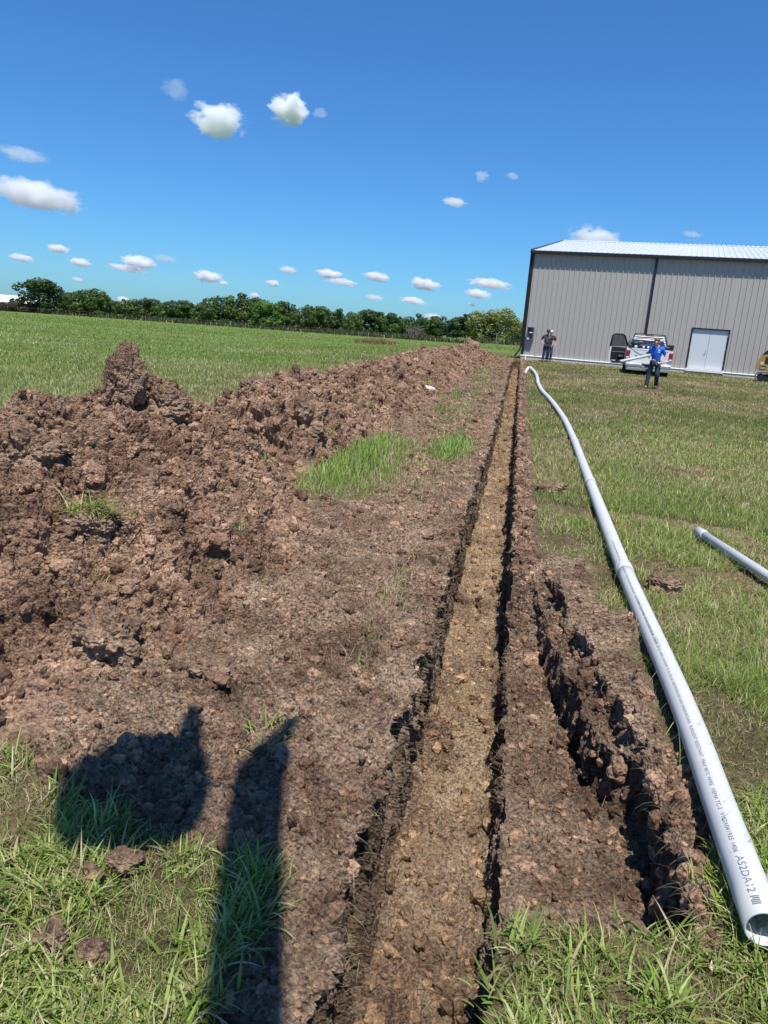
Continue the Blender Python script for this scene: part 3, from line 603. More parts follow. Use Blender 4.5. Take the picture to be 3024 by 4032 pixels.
TREES = [  # px, top, width, depth, kind, label
    (25, 652, 44, 207, 'pink', 'low pinkish shrub in front of the white roofed barn', 'pinkish shrubs'), (-8, 650, 40, 207, 'pink', 'low pinkish shrub cut by the left frame edge beside the barn', 'pinkish shrubs'),
    (46, 650, 40, 208, 'pink', 'pinkish shrub nearest to the tall round lone tree', 'pinkish shrubs'),
    (87, 603, 80, 212, 'dark_b', 'tall round dark tree standing right of the white barn roof', None),
    (145, 634, 40, 226, 'mid_a', 'dark tree just right of the tall round lone tree', None), (180, 622, 84, 218, 'mid_b', 'broad green tree, widest of the left clump', None), (218, 634, 44, 214, 'mid_a', 'rounded tree closing the left clump before the dip', None),
    (216, 672, 22, 211, 'lite', 'small bright bush by the fence under the left clump', None),
    (252, 652, 44, 228, 'mid_a', 'tree just right of the dip after the left clump', None), (285, 646, 48, 222, 'mid_b', 'even topped green tree in the hedgerow, left half', None), (322, 645, 46, 226, 'dark_b', 'darker tree in the middle of the even topped hedgerow', None),
    (358, 648, 46, 221, 'mid_b', 'leafy tree in the hedgerow right of its darker middle tree', None), (395, 651, 50, 223, 'mid_a', 'last tree of the hedgerow before the notch of sky', None),
    (444, 656, 40, 214, 'mid_a', 'grey green vine covered tree at the notch of sky', None), (478, 638, 66, 222, 'mid_b', 'tall wide tree right of the notch of sky', None), (522, 636, 56, 228, 'dark_a', 'tall dark tree behind the wide one, right of the notch', None),
    (568, 652, 66, 212, 'lite', 'bright yellow green tree standing in front of the dark row', None), (556, 644, 44, 232, 'dark_b', 'dark top rising behind the bright yellow green tree', None),
    (612, 654, 52, 225, 'mid_a', 'green tree just right of the bright yellow green one', None), (652, 658, 46, 222, 'mid_b', 'rounded tree two right of the bright yellow green one', None), (690, 664, 50, 220, 'mid_a', 'mid green tree behind the patch of brown weeds, left side', None),
    (730, 669, 42, 228, 'dark_a', 'dark domed tree in the middle of the far row', None), (762, 674, 40, 222, 'mid_b', 'green tree right of the dark domed one', None), (800, 670, 56, 224, 'dark_b', 'broad dark tree behind the brown weeds, right side', None),
    (838, 678, 44, 220, 'mid_a', 'green tree left of the bare grey tree', None), (872, 683, 40, 224, 'mid_b', 'green tree rising behind the bare grey tree', None), (905, 680, 36, 230, 'dark_a', 'narrow dark tree behind and right of the bare grey tree', None),
    (942, 686, 44, 222, 'mid_a', 'green tree between the bare tree and the round dark oak', None), (985, 681, 62, 214, 'dark_a', 'round dark oak left of the yellowish willow', None), (1020, 694, 30, 226, 'mid_a', 'small green tree in the gap between oak and willow', None),
    (1061, 665, 86, 205, 'willow', 'large yellowish willow, brightest tree near the building', None), (1104, 690, 26, 222, 'dark_b', 'slim dark tree right of the yellowish willow', None), (1128, 698, 34, 218, 'mid_a', 'green tree half hidden by the building corner', None), (1150, 700, 40, 222, 'mid_b', 'tree mostly behind the building corner', None)]
fpx = 2950 * 1659 / 3024
for i, (px, top, wd, D, kind, lab, grp) in enumerate(TREES):
    b = loc_ray(px, yb(px), D); z0 = float(terr(b.x, b.y)); hgt = (loc_ray(px, top, D).z - z0)
    trunked = kind in ('dark_a', 'willow') and px in (87, 985, 1061)
    nm = 'shrub' if kind == 'pink' else 'tree'
    t_ = empty(nm, (b.x, b.y, z0), g.uniform(0, 6.28), lab, 'shrub' if nm == 'shrub' else 'tree', grp or 'trees in the row beyond the fence')
    sx = .74 * wd * D / fpx; o = bpy.data.objects.new('crown', protos[kind]); COL.objects.link(o); o.parent = t_; o.scale = (sx, sx * 1.0, hgt / 2.02 * (.96 if trunked else 1.12)); o.location = (0, 0, hgt * .05 if trunked else -.14 * hgt)
    o = bpy.data.objects.new('trunk', TR); COL.objects.link(o); o.parent = t_; k_ = hgt / 2.0; o.scale = (min(k_, sx), min(k_, sx), k_)
# bare grey tree
b = loc_ray(893, 735, 210); dt = empty('bare_tree', (b.x, b.y, float(terr(b.x, b.y))), 0, 'leafless grey brown tree against the dark tree row', 'tree', 'trees in the row beyond the fence')
mb = MB(); g3 = np.random.default_rng(9)
def limb(p, d, ln, r, lv):
    q = p + d * ln; mb.tube([p, p + d * ln * .5 + Vector(g3.normal(0, .05 * ln, 3)), q], [r, r * .8, r * .6], 5)
    if lv > 0:
        for _ in range(4): limb(q if _ else p + d * ln * .6, (d + Vector(g3.normal(0, .55, 3))).normalized(), ln * .68, r * .58, lv - 1)
for _ in range(6): limb(Vector((g3.normal(0, .3), g3.normal(0, .3), 0)), Vector((g3.normal(0, .6), g3.normal(0, .4), 1)).normalized(), 1.6, .13, 3)
mb.build('branches', plain('dead_wood', (.19, .155, .14), .9, var=.2), dt)
# grey timber post by the willow
b = loc_ray(1099 - 28, 746, 172); mb = MB(); mb.tube([(0, 0, -.2), (0, 0, 2.6)], .12, 8); o = mb.build('timber_post', plain('old_wood', (.22, .2, .18), .9)); o.location = (b.x, b.y, float(terr(b.x, b.y))); tag(o, 'short grey timber post beyond the fence in front of the willow', 'post')

# ------------------------------------------------------------------ conduit runs
M_pvc = plain('grey_plastic_pipe', (.52, .52, .51), .55, spec=.25, var=.06, scale=5)
M_ink = plain('print_ink', (.16, .17, .19), .7, var=.1)
def tz(s, t):
    X, Y = to_xy(s, t); return float(terr(X, Y) + undul(X, Y))
run = [(1.99, .885, .10), (2.56, .905, .10), (3.49, .935, .10), (5.55, .945, .09), (7.7, .985, .08), (10.1, 1.03, .075), (13.6, 1.09, .075), (16.7, 1.09, .075), (20.3, .97, .075), (22.9, .81, .07), (25.6, .74, .07), (28.2, .75, .07), (29.9, .72, .08), (31.6, .61, .12), (32.2, .48, .15), (31.4, .36, .02), (30.7, .27, -.25)]
rp = []
for s, t, z in run: X, Y = to_xy(s, t); rp.append(Vector((X, Y, float(terr(X, Y)) + z)))
def catmull(P, n=10):
    out = []
    for i in range(len(P) - 1):
        a = P[max(i - 1, 0)]; b = P[i]; c = P[i + 1]; d = P[min(i + 2, len(P) - 1)]
        for k in range(n):
            u = k / n; out.append(.5 * ((2 * b) + (c - a) * u + (2 * a - 5 * b + 4 * c - d) * u * u + (3 * b - a - 3 * c + d) * u ** 3))
    return out + [P[-1]]
path = catmull(rp, 12)[0:]
R = .0575
end0 = rp[0] + (rp[1] - rp[0]) * 0
conduit = empty('conduit_run', tuple(path[0]), 0, 'long wavy grey plastic conduit lying beside the trench, printed near its open end', 'conduit pipe')
off = path[0]
def rel(p): return p - off
# start of the run: pull its open end to where the photograph shows it
def tube_open(mb, pts, r, wall, n=32):
    pts = [Vector(p) for p in pts]; V = []; ref = None; m = len(pts)
    for rr_ in (r, r - wall):
        ref = None
        for i, p in enumerate(pts):
            d = (pts[min(i + 1, m - 1)] - pts[max(i - 1, 0)]).normalized()
            if ref is None: ref = Vector((0, 0, 1))
            ref = (ref - d * ref.dot(d)).normalized(); b = d.cross(ref)
            for k in range(n): a = 2 * math.pi * k / n; V.append(tuple(p + (ref * math.cos(a) + b * math.sin(a)) * rr_))
    F = [(i * n + k, i * n + (k + 1) % n, (i + 1) * n + (k + 1) % n, (i + 1) * n + k) for i in range(m - 1) for k in range(n)]
    o_ = m * n; F += [(o_ + i * n + k, o_ + (i + 1) * n + k, o_ + (i + 1) * n + (k + 1) % n, o_ + i * n + (k + 1) % n) for i in range(m - 1) for k in range(n)]
    F += [(k, o_ + k, o_ + (k + 1) % n, (k + 1) % n) for k in range(n)]
    e = (m - 1) * n; F += [(e + k, e + (k + 1) % n, o_ + e + (k + 1) % n, o_ + e + k) for k in range(n)]
    return mb.add(V, F)
cuml = [0]
for i in range(1, len(path)): cuml.append(cuml[-1] + (path[i] - path[i - 1]).length)
def at_len(d):
    i = int(np.searchsorted(cuml, d, side='right')) - 1; i = max(0, min(i, len(path) - 2)); f = (d - cuml[i]) / (cuml[i + 1] - cuml[i]); return path[i].lerp(path[i + 1], f)
START = .0
ends = [START]; 
JOINTS = [3.47, 7.05, 10.75, 14.1, 17.5, 20.8, 24.1, 27.2, 30.0]
seg = [START] + JOINTS + [cuml[-1]]
for i in range(len(seg) - 1):
    a, b = seg[i], seg[i + 1]; mb = MB(); q = [rel(at_len(v)) for v in np.linspace(a, b, max(3, int((b - a) / .15)))]
    tube_open(mb, q, R, .006); so_ = mb.build('pipe_section', M_pvc, conduit, True, fix=False)
    if i > 0:
        mb = MB(); L0 = a - .02; prof = [(0, R + .0005), (.01, R + .0065), (.13, R + .0065), (.16, R + .0005)]
        mb.tube([rel(at_len(L0 + p)) for p, _ in prof], [r_ for _, r_ in prof], 32, cap=False); mb.build('bell_socket', M_pvc, so_, True, fix=False)
# print on the pipe: lettering wrapped on the cylinder
def text_mesh(s, size):
    cu = bpy.data.curves.new('t', 'FONT'); cu.body = s; cu.size = size; cu.resolution_u = 3; ob = bpy.data.objects.new('t', cu); COL.objects.link(ob)
    dg = bpy.context.evaluated_depsgraph_get(); me = ob.evaluated_get(dg).to_mesh(); V = np.array([v.co[:] for v in me.vertices]); F = [tuple(p.vertices) for p in me.polygons]
    ob.to_mesh_clear() if False else None; bpy.data.objects.remove(ob); bpy.data.curves.remove(cu); return V, F
def wrap_text(items, ang, parent, r=R + .0009):
    """items: (string, size, length along the pipe where it starts counted from START, reading toward the open end)"""
    mb = MB()
    for s, size, a, bx in items:
        V, F = text_mesh(s, size)
        if not len(V): continue
        W = []
        for x, y, _ in V:
            d = a - x * bx; p = at_len(max(d, START + .004)); q = at_len(max(d, START + .004) + .05); dr = (q - p).normalized(); up = Vector((0, 0, 1)); up = (up - dr * up.dot(dr)).normalized(); rt = dr.cross(up)
            th = ang + y / r; W.append(tuple(rel(p) + (up * math.cos(th) + rt * math.sin(th)) * r))
        mb.add(W, F)
    return mb.build('printed_text', M_ink, parent, fix=False)
def text_w(s, size): V, F = text_mesh(s, size); return float(V[:, 0].max()) if len(V) else 0
def line_items(end_len, big=1.0):
    """lay the line of print so that it ends near end_len, last block nearest the open end"""
    parts = [('ED CANTEX SCHEDULE 40 RIGID PVC NONMETALLIC CONDUIT', .0175), ('OS. CENTER', .0175), ('LISTED 310744 CONFORMS TO UL STD 651 ABOVEGROUND AND UNDERGROUND', .019), ('SUNLIGHT RESISTANT', .021), ('MAX 90\u00b0C WIRE', .021), ('NEMA TC-2', .021), ('V107A041925 1406', .022), ('A52DA12', .034)]
    it = []; p = end_len
    for s, z in reversed(parts):
        wd = text_w(s, z); p += wd * big; it.append((s, z, p, big)); p += .018
    return it, p
secs = [c for c in conduit.children if c.name.startswith('pipe_section')]
it, pe = line_items(START + .085, 1.20); print('text len', pe - START)
wrap_text(it, -.62, secs[0])
it2, pe2 = line_items(1.95, 1.0); wrap_text(it2, -.62, secs[0])
mb = MB()      # the square ink block after the print
for base_, n_ in ((START + .035, 5),):
    for k in range(n_):
        for (a0, a1) in ((-.62, -.18),):
            d0 = base_ + k * .0075
            if k == 3: a0 += .1
            Vv = []
            for dd_ in (d0, d0 + .0045):
                for th in np.linspace(a0, a1, 6):
                    p = at_len(dd_); q = at_len(dd_ + .05); dr = (q - p).normalized(); up = Vector((0, 0, 1)); up = (up - dr * up.dot(dr)).normalized(); rt = dr.cross(up); Vv.append(tuple(rel(p) + (up * math.cos(th) + rt * math.sin(th)) * (R + .0009)))
            mb.add(Vv, [(j, j + 1, j + 7, j + 6) for j in range(5)])
mb.build('printed_bars', M_ink, secs[0], fix=False)
# second conduit in the grass on the right
def straight_pipe(name, a, b, label, r=R, bell=True, group=None, n=24):
    a, b = Vector(a), Vector(b); e = empty(name, tuple(a), 0, label, 'conduit pipe', group); mb = MB(); L = (b - a).length; d = (b - a).normalized()
    tube_open(mb, [Vector(), d * L * .5, d * L], r, .006, n); mb.build('pipe_wall', M_pvc, e, True, fix=False)
    if bell: mb = MB(); tube_open(mb, [d * -.004, d * .12, d * .15], r + .006, .005, n); mb.build('bell_socket', M_pvc, e, True, fix=False)
    return e
pa = to_xy(7.08, 1.81); pb_ = to_xy(5.98, 2.03); dv = (Vector((*pb_, 0)) - Vector((*pa, 0))).normalized(); pe_ = Vector((*pa, .075)) + dv * 3.05
straight_pipe('conduit_pipe', (*pa, .085), (pe_.x, pe_.y, .06), 'short length of grey conduit lying alone in grass at right edge', r=.039)
e_ = loc_ray(1130.5, 803, 1) - Vector((0, 0, CH)); e_ = Vector((0, 0, CH)) + e_ * ((CH + .12) / -e_.z)
straight_pipe('conduit_riser', (8.00, 47.57, .52), tuple(e_), 'grey conduit dropping from the building base into the trench end', bell=False)
# ------------------------------------------------------------------ clouds
def cloud_mat(dens, seed, asp=2.0):
    m = bpy.data.materials.new('cloud_vapour'); m.use_nodes = True; t = m.node_tree; t.nodes.remove(t.nodes['Principled BSDF']); out = t.nodes['Material Output']
    pv = N(t, 'ShaderNodeVolumePrincipled'); pv.inputs['Color'].default_value = (1, 1, 1, 1); pv.inputs['Anisotropy'].default_value = .0
    tc = N(t, 'ShaderNodeTexCoord'); nz = N(t, 'ShaderNodeTexNoise'); nz.inputs['Scale'].default_value = 1.0; nz.inputs['Detail'].default_value = 7; nz.inputs['Roughness'].default_value = .6
    ad = N(t, 'ShaderNodeVectorMath', operation='ADD'); ad.inputs[1].default_value = (seed * 3.1, seed * 1.7, 0); vm = N(t, 'ShaderNodeVectorMath', operation='MULTIPLY'); vm.inputs[1].default_value = (1.6 * asp, 1.4 * asp, 2.1); t.links.new(tc.outputs['Object'], vm.inputs[0]); t.links.new(vm.outputs[0], ad.inputs[0]); t.links.new(ad.outputs[0], nz.inputs['Vector'])
    ln = N(t, 'ShaderNodeVectorMath', operation='LENGTH'); t.links.new(tc.outputs['Object'], ln.inputs[0])
    f1 = N(t, 'ShaderNodeMath', operation='MULTIPLY_ADD'); f1.inputs[1].default_value = -1.5; f1.inputs[2].default_value = .05; t.links.new(ln.outputs['Value'], f1.inputs[0])
    f2 = N(t, 'ShaderNodeMath', operation='MULTIPLY_ADD'); f2.inputs[1].default_value = 2.6; t.links.new(nz.outputs[0], f2.inputs[0]); t.links.new(f1.outputs[0], f2.inputs[2])
    mr = N(t, 'ShaderNodeMapRange'); mr.inputs[1].default_value = .32; mr.inputs[2].default_value = .62; mr.inputs[3].default_value = 0; mr.inputs[4].default_value = dens; t.links.new(f2.outputs[0], mr.inputs[0])
    t.links.new(mr.outputs[0], pv.inputs['Density']); t.links.new(pv.outputs[0], out.inputs['Volume']); return m
CLOUDS = [(625, 236, 92, 66, 1.0, 'bright round puff, highest solid white cloud'), (470, 260, 118, 70, .9, 'ragged white cloud left of the highest round puff'), (380, 192, 66, 44, .07, 'faintest wisp, topmost cloud in the sky'), (692, 245, 36, 22, .08, 'tiny wisp trailing right of the highest round puff'),
    (78, 422, 205, 58, 1.0, 'long flat bottomed white cloud at the left edge'), (48, 333, 110, 30, .2, 'thin grey wisp above the long white cloud at the left edge'), (125, 537, 50, 18, .8, 'small white cloud below the long one, upper of three'), (46, 557, 56, 16, .8, 'small flat cloud nearest the left edge'), (174, 567, 48, 18, .9, 'small white cloud above the broad clump of trees'),
    (300, 566, 78, 26, 1, 'white cloud stacked on a thinner one above the hedgerow'), (275, 580, 88, 15, .8, 'thin flat cloud under the stacked white cloud'), (358, 558, 60, 16, .15, 'dim grey streak right of the stacked white clouds'), (450, 598, 66, 24, 1, 'white cloud above the notch of sky in the trees'), (484, 612, 20, 10, .6, 'speck of cloud right of the one over the notch'),
    (623, 583, 42, 15, .5, 'dull little cloud below the centre of the sky'), (590, 612, 34, 14, .7, 'little white cloud left of the stacked central pair'), (712, 592, 60, 20, 1.1, 'bright upper cloud of the stacked central pair'), (739, 609, 76, 16, .7, 'flat lower cloud of the stacked central pair'), (815, 598, 62, 19, 1, 'bright cloud right of the stacked central pair'),
    (808, 643, 44, 14, .4, 'faint cloud low above the far dark trees'), (918, 614, 68, 25, 1.1, 'domed white cloud low in the middle right'), (893, 650, 60, 16, .8, 'flat cloud under the domed white cloud'), (1060, 613, 90, 22, 1.1, 'longest bright cloud just left of the building'), (1033, 635, 60, 19, 1, 'white cloud under the longest bright one'), (1020, 657, 18, 9, .5, 'speck of cloud above the yellowish willow'),
    (982, 437, 58, 20, .45, 'lone soft cloud halfway up on the right'), (1040, 380, 34, 26, .12, 'left one of two faint puffs high on the right'), (1108, 380, 30, 18, .1, 'right one of two faint puffs high on the right'), (1287, 516, 118, 46, .6, 'grey white cloud peeping over the building ridge'), (1495, 506, 46, 14, .15, 'pale wisp over the building roof at right'),
    (268, 648, 34, 16, .6, 'low cloud touching the hedgerow at left'), (550, 638, 26, 12, .5, 'low cloud between the tall dark tree tops'), (168, 604, 22, 11, .4, 'speck of cloud right above the broad tree clump'), (935, 684, 40, 14, .5, 'low cloud behind the round dark oak')]
V_, F_ = ICO[3]
for i, (px, py, wd, hg, de, lab) in enumerate(CLOUDS):
    el = math.degrees(math.asin((loc_ray(px, py, 1) - Vector((0, 0, CH))).normalized().z)); dist = min(9000, 420 / math.tan(rad(max(el, 1.5))) + 900)
    c = loc_ray(px, py, dist); sx = .64 * wd / fpx * dist; sz = .68 * hg / fpx * dist
    W = V_ * np.array([1, 1, 1.0]); me = mk('cloud', W, F_, cloud_mat(de * 5.5 / (sx), i + 1, min(2.4, max(.9, .75 * wd / hg))), smooth=True)
    az = math.atan2(c.x, c.y); me.location = c; me.rotation_euler = (0, rad(4.4), -az); me.scale = (sx, sx * .8, sz)
    tag(me, lab, 'cloud', 'fair weather clouds')
# ------------------------------------------------------------------ grass
g = np.random.default_rng(77)
def blades(name, B, H, W, az, lean, curl, col, segs, label, tipw=0, nrmz=None):
    n = len(B); B = np.asarray(B, np.float32); d = np.stack([np.sin(az), np.cos(az), 0 * az], 1); side = np.stack([np.cos(az), -np.sin(az), 0 * az], 1)
    pts = [B.copy()]; p = B.copy()
    for k in range(segs):
        th = lean + curl * (k + .5) / segs; st_ = (H / segs)[:, None]
        p = p + st_ * (d * np.sin(th)[:, None] + np.array([[0, 0, 1]]) * np.cos(th)[:, None]); pts.append(p.copy())
    V = []
    for k in range(segs):
        u = k / segs; wd = (W * (1 - u ** 1.8) * (.75 if k == 0 else 1))[:, None] * .5
        V += [pts[k] - side * wd, pts[k] + side * wd]
    V.append(pts[segs]); V = np.stack(V, 1); nv = 2 * segs + 1; o = (np.arange(n) * nv)[:, None]
    q = [o + np.array([[2 * k, 2 * k + 1, 2 * k + 3, 2 * k + 2]]) for k in range(segs - 1)]
    tri = o + np.array([[2 * segs - 2, 2 * segs - 1, 2 * segs]])
    F = ([np.concatenate(q)] if q else []) + [tri]
    ob = mk(name, V.reshape(-1, 3), F, M_blade, attrs={'col': np.repeat(col, nv, 0)})
    return tag(ob, label, 'grass', kind='stuff')
def polar(n, r0, r1, a0=-44, a1=44, power=0):
    u = g.random(n)
    if power: r = (r0 ** -power + u * (r1 ** -power - r0 ** -power)) ** (-1 / power)
    else: r = r0 * (r1 / r0) ** u
    a = np.radians(g.uniform(a0, a1, n)); return r * np.sin(a), r * np.cos(a), r
def ok_turf(s, t, cut=.5, j=.0):
    m = soil_mask(s.astype(np.float32), t.astype(np.float32)); tbr = np.interp(s, [0, 1.94, 2.0, 3.15, 3.5, 4.25, 5.3, 5.8, 60], [.15, .15, .76, .72, .66, .56, .42, .36, .34]) + .02
    inside = (t > -.36) & (t < tbr) & (s < 46.7) 
    return (m < cut) & ~inside & ~((pile_h(s, t) > .02) & (s > 2.0) & (s < 47.4))
GREEN = np.array([(.115, .18, .028), (.175, .255, .042), (.26, .335, .070), (.37, .42, .14), (.22, .26, .068)]); STRAW = np.array([(.46, .39, .22), (.36, .30, .15), (.55, .48, .30), (.28, .22, .12)]); FIELD = np.array([(.14, .20, .036), (.17, .235, .046), (.21, .265, .065), (.26, .29, .10)])
def mixcol(n, pal, dead, pd=STRAW, jit=.15):
    c = pal[g.integers(0, len(pal), n)]; k = g.random(n) < dead; c = np.where(k[:, None], pd[g.integers(0, len(pd), n)], c); return c * (1 + g.normal(0, jit, (n, 1)))
# tufts, near
nt_ = 4300; cx, cy, cr = polar(nt_, 1.38, 15)
ex, ey, er = polar(11000, 2.3, 17, 5, 42); cx = np.concatenate([cx, ex]); cy = np.concatenate([cy, ey]); cr = np.concatenate([cr, er])
ex, ey, er = polar(3000, 1.3, 2.75, -48, 48); cx = np.concatenate([cx, ex]); cy = np.concatenate([cy, ey]); cr = np.concatenate([cr, er]); cs, ct = to_st(cx, cy)
right = ct > 0
keep = ok_turf(cs, ct) & ((right & (fbm(cs / .6, ct / .6, None, 3, 301) > np.where((ct < .98) & (cs > 2.4), .12, -.25))) | (~right & (fbm(cs / .4, ct / .4, None, 3, 302) > -.05)))
cx, cy, cr, cs, ct = [v[keep] for v in (cx, cy, cr, cs, ct)]
# the photograph's own big tufts beside the trench mouth and in the lower left
for s, t, k in [(1.62, .20, 5), (1.68, .27, 4), (1.80, .33, 4), (1.88, .42, 3), (1.5, .25, 4), (1.90, .58, 3), (1.92, .70, 3), (1.42, .22, 4), (2.02, .82, 3), (1.84, .24, 3), (1.75, -.62, 4), (1.95, -.66, 4), (1.62, -.66, 3), (2.62, -.80, 4), (2.75, -.84, 3), (1.85, -1.02, 3), (1.8, -1.25, 3), (1.75, -1.5, 4), (1.7, -1.35, 3), (2.15, -1.62, 3), (1.9, -.78, 3)]:
    if s < 2.9:
        for _ in range(k):
            a, b = s + g.normal(0, .045), t + g.normal(0, .045); X, Y = to_xy(a, b); cx = np.append(cx, X); cy = np.append(cy, Y); cr = np.append(cr, math.hypot(X, Y)); cs = np.append(cs, a); ct = np.append(ct, b)
nb = g.integers(9, 26, len(cx)); ti = np.repeat(np.arange(len(cx)), nb); n = len(ti); r = cr[ti]; nearf = 1 - sm(r, 2.2, 4.0)
sz = g.uniform(.6, 1.25, len(cx))[ti]
bx = cx[ti] + g.normal(0, .022, n) * (1 + r * .16); by = cy[ti] + g.normal(0, .022, n) * (1 + r * .16); bs, bt = to_st(bx, by)
patch = sm(fbm(bs / 1.6 + 9, bt / 1.6, None, 3, 311), -.35, .45)
dead = np.clip(.10 + .55 * patch * sm(bt, 0, .5) * sm(bs, 2.2, 5) + .12 * (bt < 0), 0, .85)
H_ = np.where(nearf > .3, g.uniform(.05, .16, n), g.uniform(.06, .17, n)) * sz * (1 - .35 * dead); W_ = np.maximum(np.where(nearf > .3, g.uniform(.004, .0115, n), g.uniform(.002, .004, n)) , .00085 * r)
az = g.uniform(0, 6.283, n); lean = np.abs(g.normal(.60, .38, n)); curl = g.uniform(.3, 1.6, n)
tcol = GREEN[g.integers(0, 5, len(cx))][ti]; c = mixcol(n, GREEN, dead); c = np.where((g.random(n) < .6)[:, None] & (c[:, 1:2] > c[:, 0:1] * 1.3), tcol, c) * (1 + g.normal(0, .1, (n, 1)))
blades('grass_tufts', np.stack([bx, by, terr(bx, by) + undul(bx, by) - .008], 1), H_, W_, az, lean, curl, c, 4, 'fresh green tufts of grass along the trench and in both lower corners')
# short grass and thatch between the tufts
def carpet(name, n, r0, r1, hh, ww, wk, deadf, pal, segs, label, lean0=.4, power=0, a0=-44, a1=44, left=None):
    x, y, r = polar(n, r0, r1, a0, a1, power); s, t = to_st(x, y); k = ok_turf(s, t, .62)
    if left is True: k &= t < -4.2
    if left is False: k &= t > -4.6
    x, y, r, s, t = [v[k] for v in (x, y, r, s, t)]; n = len(x)
    dd = np.clip(deadf(s, t), 0, 1); H = g.uniform(*hh, n) * (1 - .3 * dd); W = np.maximum(g.uniform(*ww, n), wk * r)
    c = mixcol(n, pal, dd); return blades(name, np.stack([x, y, terr(x, y) + undul(x, y) * (r < 60) - .006], 1), H, W, g.uniform(0, 6.283, n), np.abs(g.normal(lean0, .35, n)), g.uniform(.1, 1.1, n), c, segs, label)
dn = lambda s, t: .30 + .55 * sm(fbm(s / 1.2, t / 1.2, None, 4, 321), -.2, .4)
carpet('short_grass', 130000, 1.38, 14, (.025, .075), (.0018, .0035), .0008, dn, GREEN, 3, 'short green and straw coloured grass between the tufts')
carpet('dead_thatch', 110000, 1.38, 13, (.03, .10), (.0015, .0028), .0008, lambda s, t: .9 + 0 * s, GREEN, 2, 'flattened straw coloured dead grass on the turf', lean0=1.35)
stripe = lambda s, t: np.clip(.10 + .6 * sm(fbm(s / 3.2, t / 6.5, None, 3, 331), -.1, .35) + .25 * np.exp(-((s - 13.5) / 2.5) ** 2), 0, .9)
carpet('yard_grass', 150000, 8, 60, (.05, .13), (.003, .005), .00080, stripe, np.array([(.12, .19, .035), (.16, .24, .045), (.22, .29, .07), (.17, .20, .06)]), 2, 'mown yard grass with brown patches between trench and building', power=.6, a0=0, a1=29, left=False)
fd = lambda s, t: np.clip(.55 * (1 - sm(s - t * .6, 16, 34)) + .06 + .5 * sm(fbm(s / 3, t / 12, None, 3, 341), .0, .4), 0, .8)
carpet('field_grass', 170000, 7, 90, (.07, .17), (.003, .006), .00080, fd, FIELD, 2, 'tall green grass of the open field behind the heap', power=.5, a0=-33, a1=9, left=True)
carpet('far_field_grass', 50000, 85, 215, (.12, .26), (.02, .05), .0009, lambda s, t: .08 + .3 * sm(fbm(s / 12, t / 30, None, 2, 351), .1, .5), FIELD, 1, 'far green grass of the field up to the fence', a0=-33, a1=14)
# loose roots and straw lying on soil and hanging from the trench lips
cg_ = np.argwhere(near_rows[:, None] & (G_m > .55) & (G_t > -2.6) & (G_t < 2.0) & (G_s < 14)); ch_ = cg_[g.integers(0, len(cg_), 5200)]; p = G_P[ch_[:, 0], ch_[:, 1]]; n = len(p); rr_ = G_s[ch_[:, 0], ch_[:, 1]]
blades('loose_straw', p + [0, 0, .004], g.uniform(.025, .11, n), np.maximum(.0012, .0005 * rr_), g.uniform(0, 6.28, n), g.uniform(.9, 1.6, n), g.uniform(-.6, 1.2, n), mixcol(n, np.array([(.34, .25, .16), (.45, .36, .24), (.25, .17, .11), (.16, .22, .06)]), .3), 3, 'loose straw and roots strewn on the dug soil')
lp = np.argwhere(near_rows[:, None] & (((G_t > -.40) & (G_t < -.325)) | ((G_t > .36) & (G_t < .85) & ~G_in)) & (G_s < 16)); cl_ = lp[g.integers(0, len(lp), 900)]; p = G_P[cl_[:, 0], cl_[:, 1]]; n = len(p); rr_ = G_s[cl_[:, 0], cl_[:, 1]]; tl = G_t[cl_[:, 0], cl_[:, 1]]
blades('hanging_roots', p, g.uniform(.04, .15, n), np.maximum(.0013, .0005 * rr_), np.where(tl < 0, 1.73, -1.4) + g.normal(0, .7, n), g.uniform(.7, 1.5, n), g.uniform(.8, 2.2, n), mixcol(n, np.array([(.30, .22, .14), (.42, .34, .2), (.15, .2, .06), (.2, .13, .09)]), .3), 4, 'dry roots and grass ends hanging over the trench edges')
# green patches left between heap and trench
def patch_grass(name, S0, T0, sS, sT, n, hh, label, deadp=.15, zoff=0, z=None):
    s = g.normal(S0, sS, n); t = g.normal(T0, sT, n); x, y = to_xy(s, t); r = np.hypot(x, y)
    zz = terr(x, y) + undul(x, y) - .005 + zoff if z is None else np.full(n, z) + terr(x, y)
    return blades(name, np.stack([x, y, zz], 1), g.uniform(*hh, n), np.maximum(.003, .0009 * r), g.uniform(0, 6.28, n), np.abs(g.normal(.3, .25, n)), g.uniform(.1, 1, n), mixcol(n, GREEN[1:4] * np.array([.8, 1, .8]), deadp), 3, label)
patch_grass('green_patch', 8.6, -1.82, .85, .26, 3000, (.05, .19), 'fresh green patch of grass between the heap and the trench', .25)
patch_grass('green_patch', 10.2, -1.9, .7, .11, 1300, (.09, .19), 'upper tongue of the fresh green patch near the heap', .2)
patch_grass('green_patch', 11.1, -.82, .6, .14, 900, (.09, .2), 'small green patch nearer the trench edge', .15)
patch_grass('green_patch', 8.4, -1.0, 1.2, .30, 2000, (.03, .07), 'sparse trampled grass right of the fresh green patch', .75)
patch_grass('green_patch', 16, -1.2, 2.6, .28, 1500, (.04, .09), 'thin grass strip farther along between heap and trench', .55)
patch_grass('green_patch', 26, -1.0, 5, .22, 1800, (.05, .10), 'faint grass strip far along the trench', .6)
patch_grass('green_patch', 4.2, -.62, .5, .05, 420, (.05, .11), 'dry tuft row along the left lip of the trench', .75, .05)
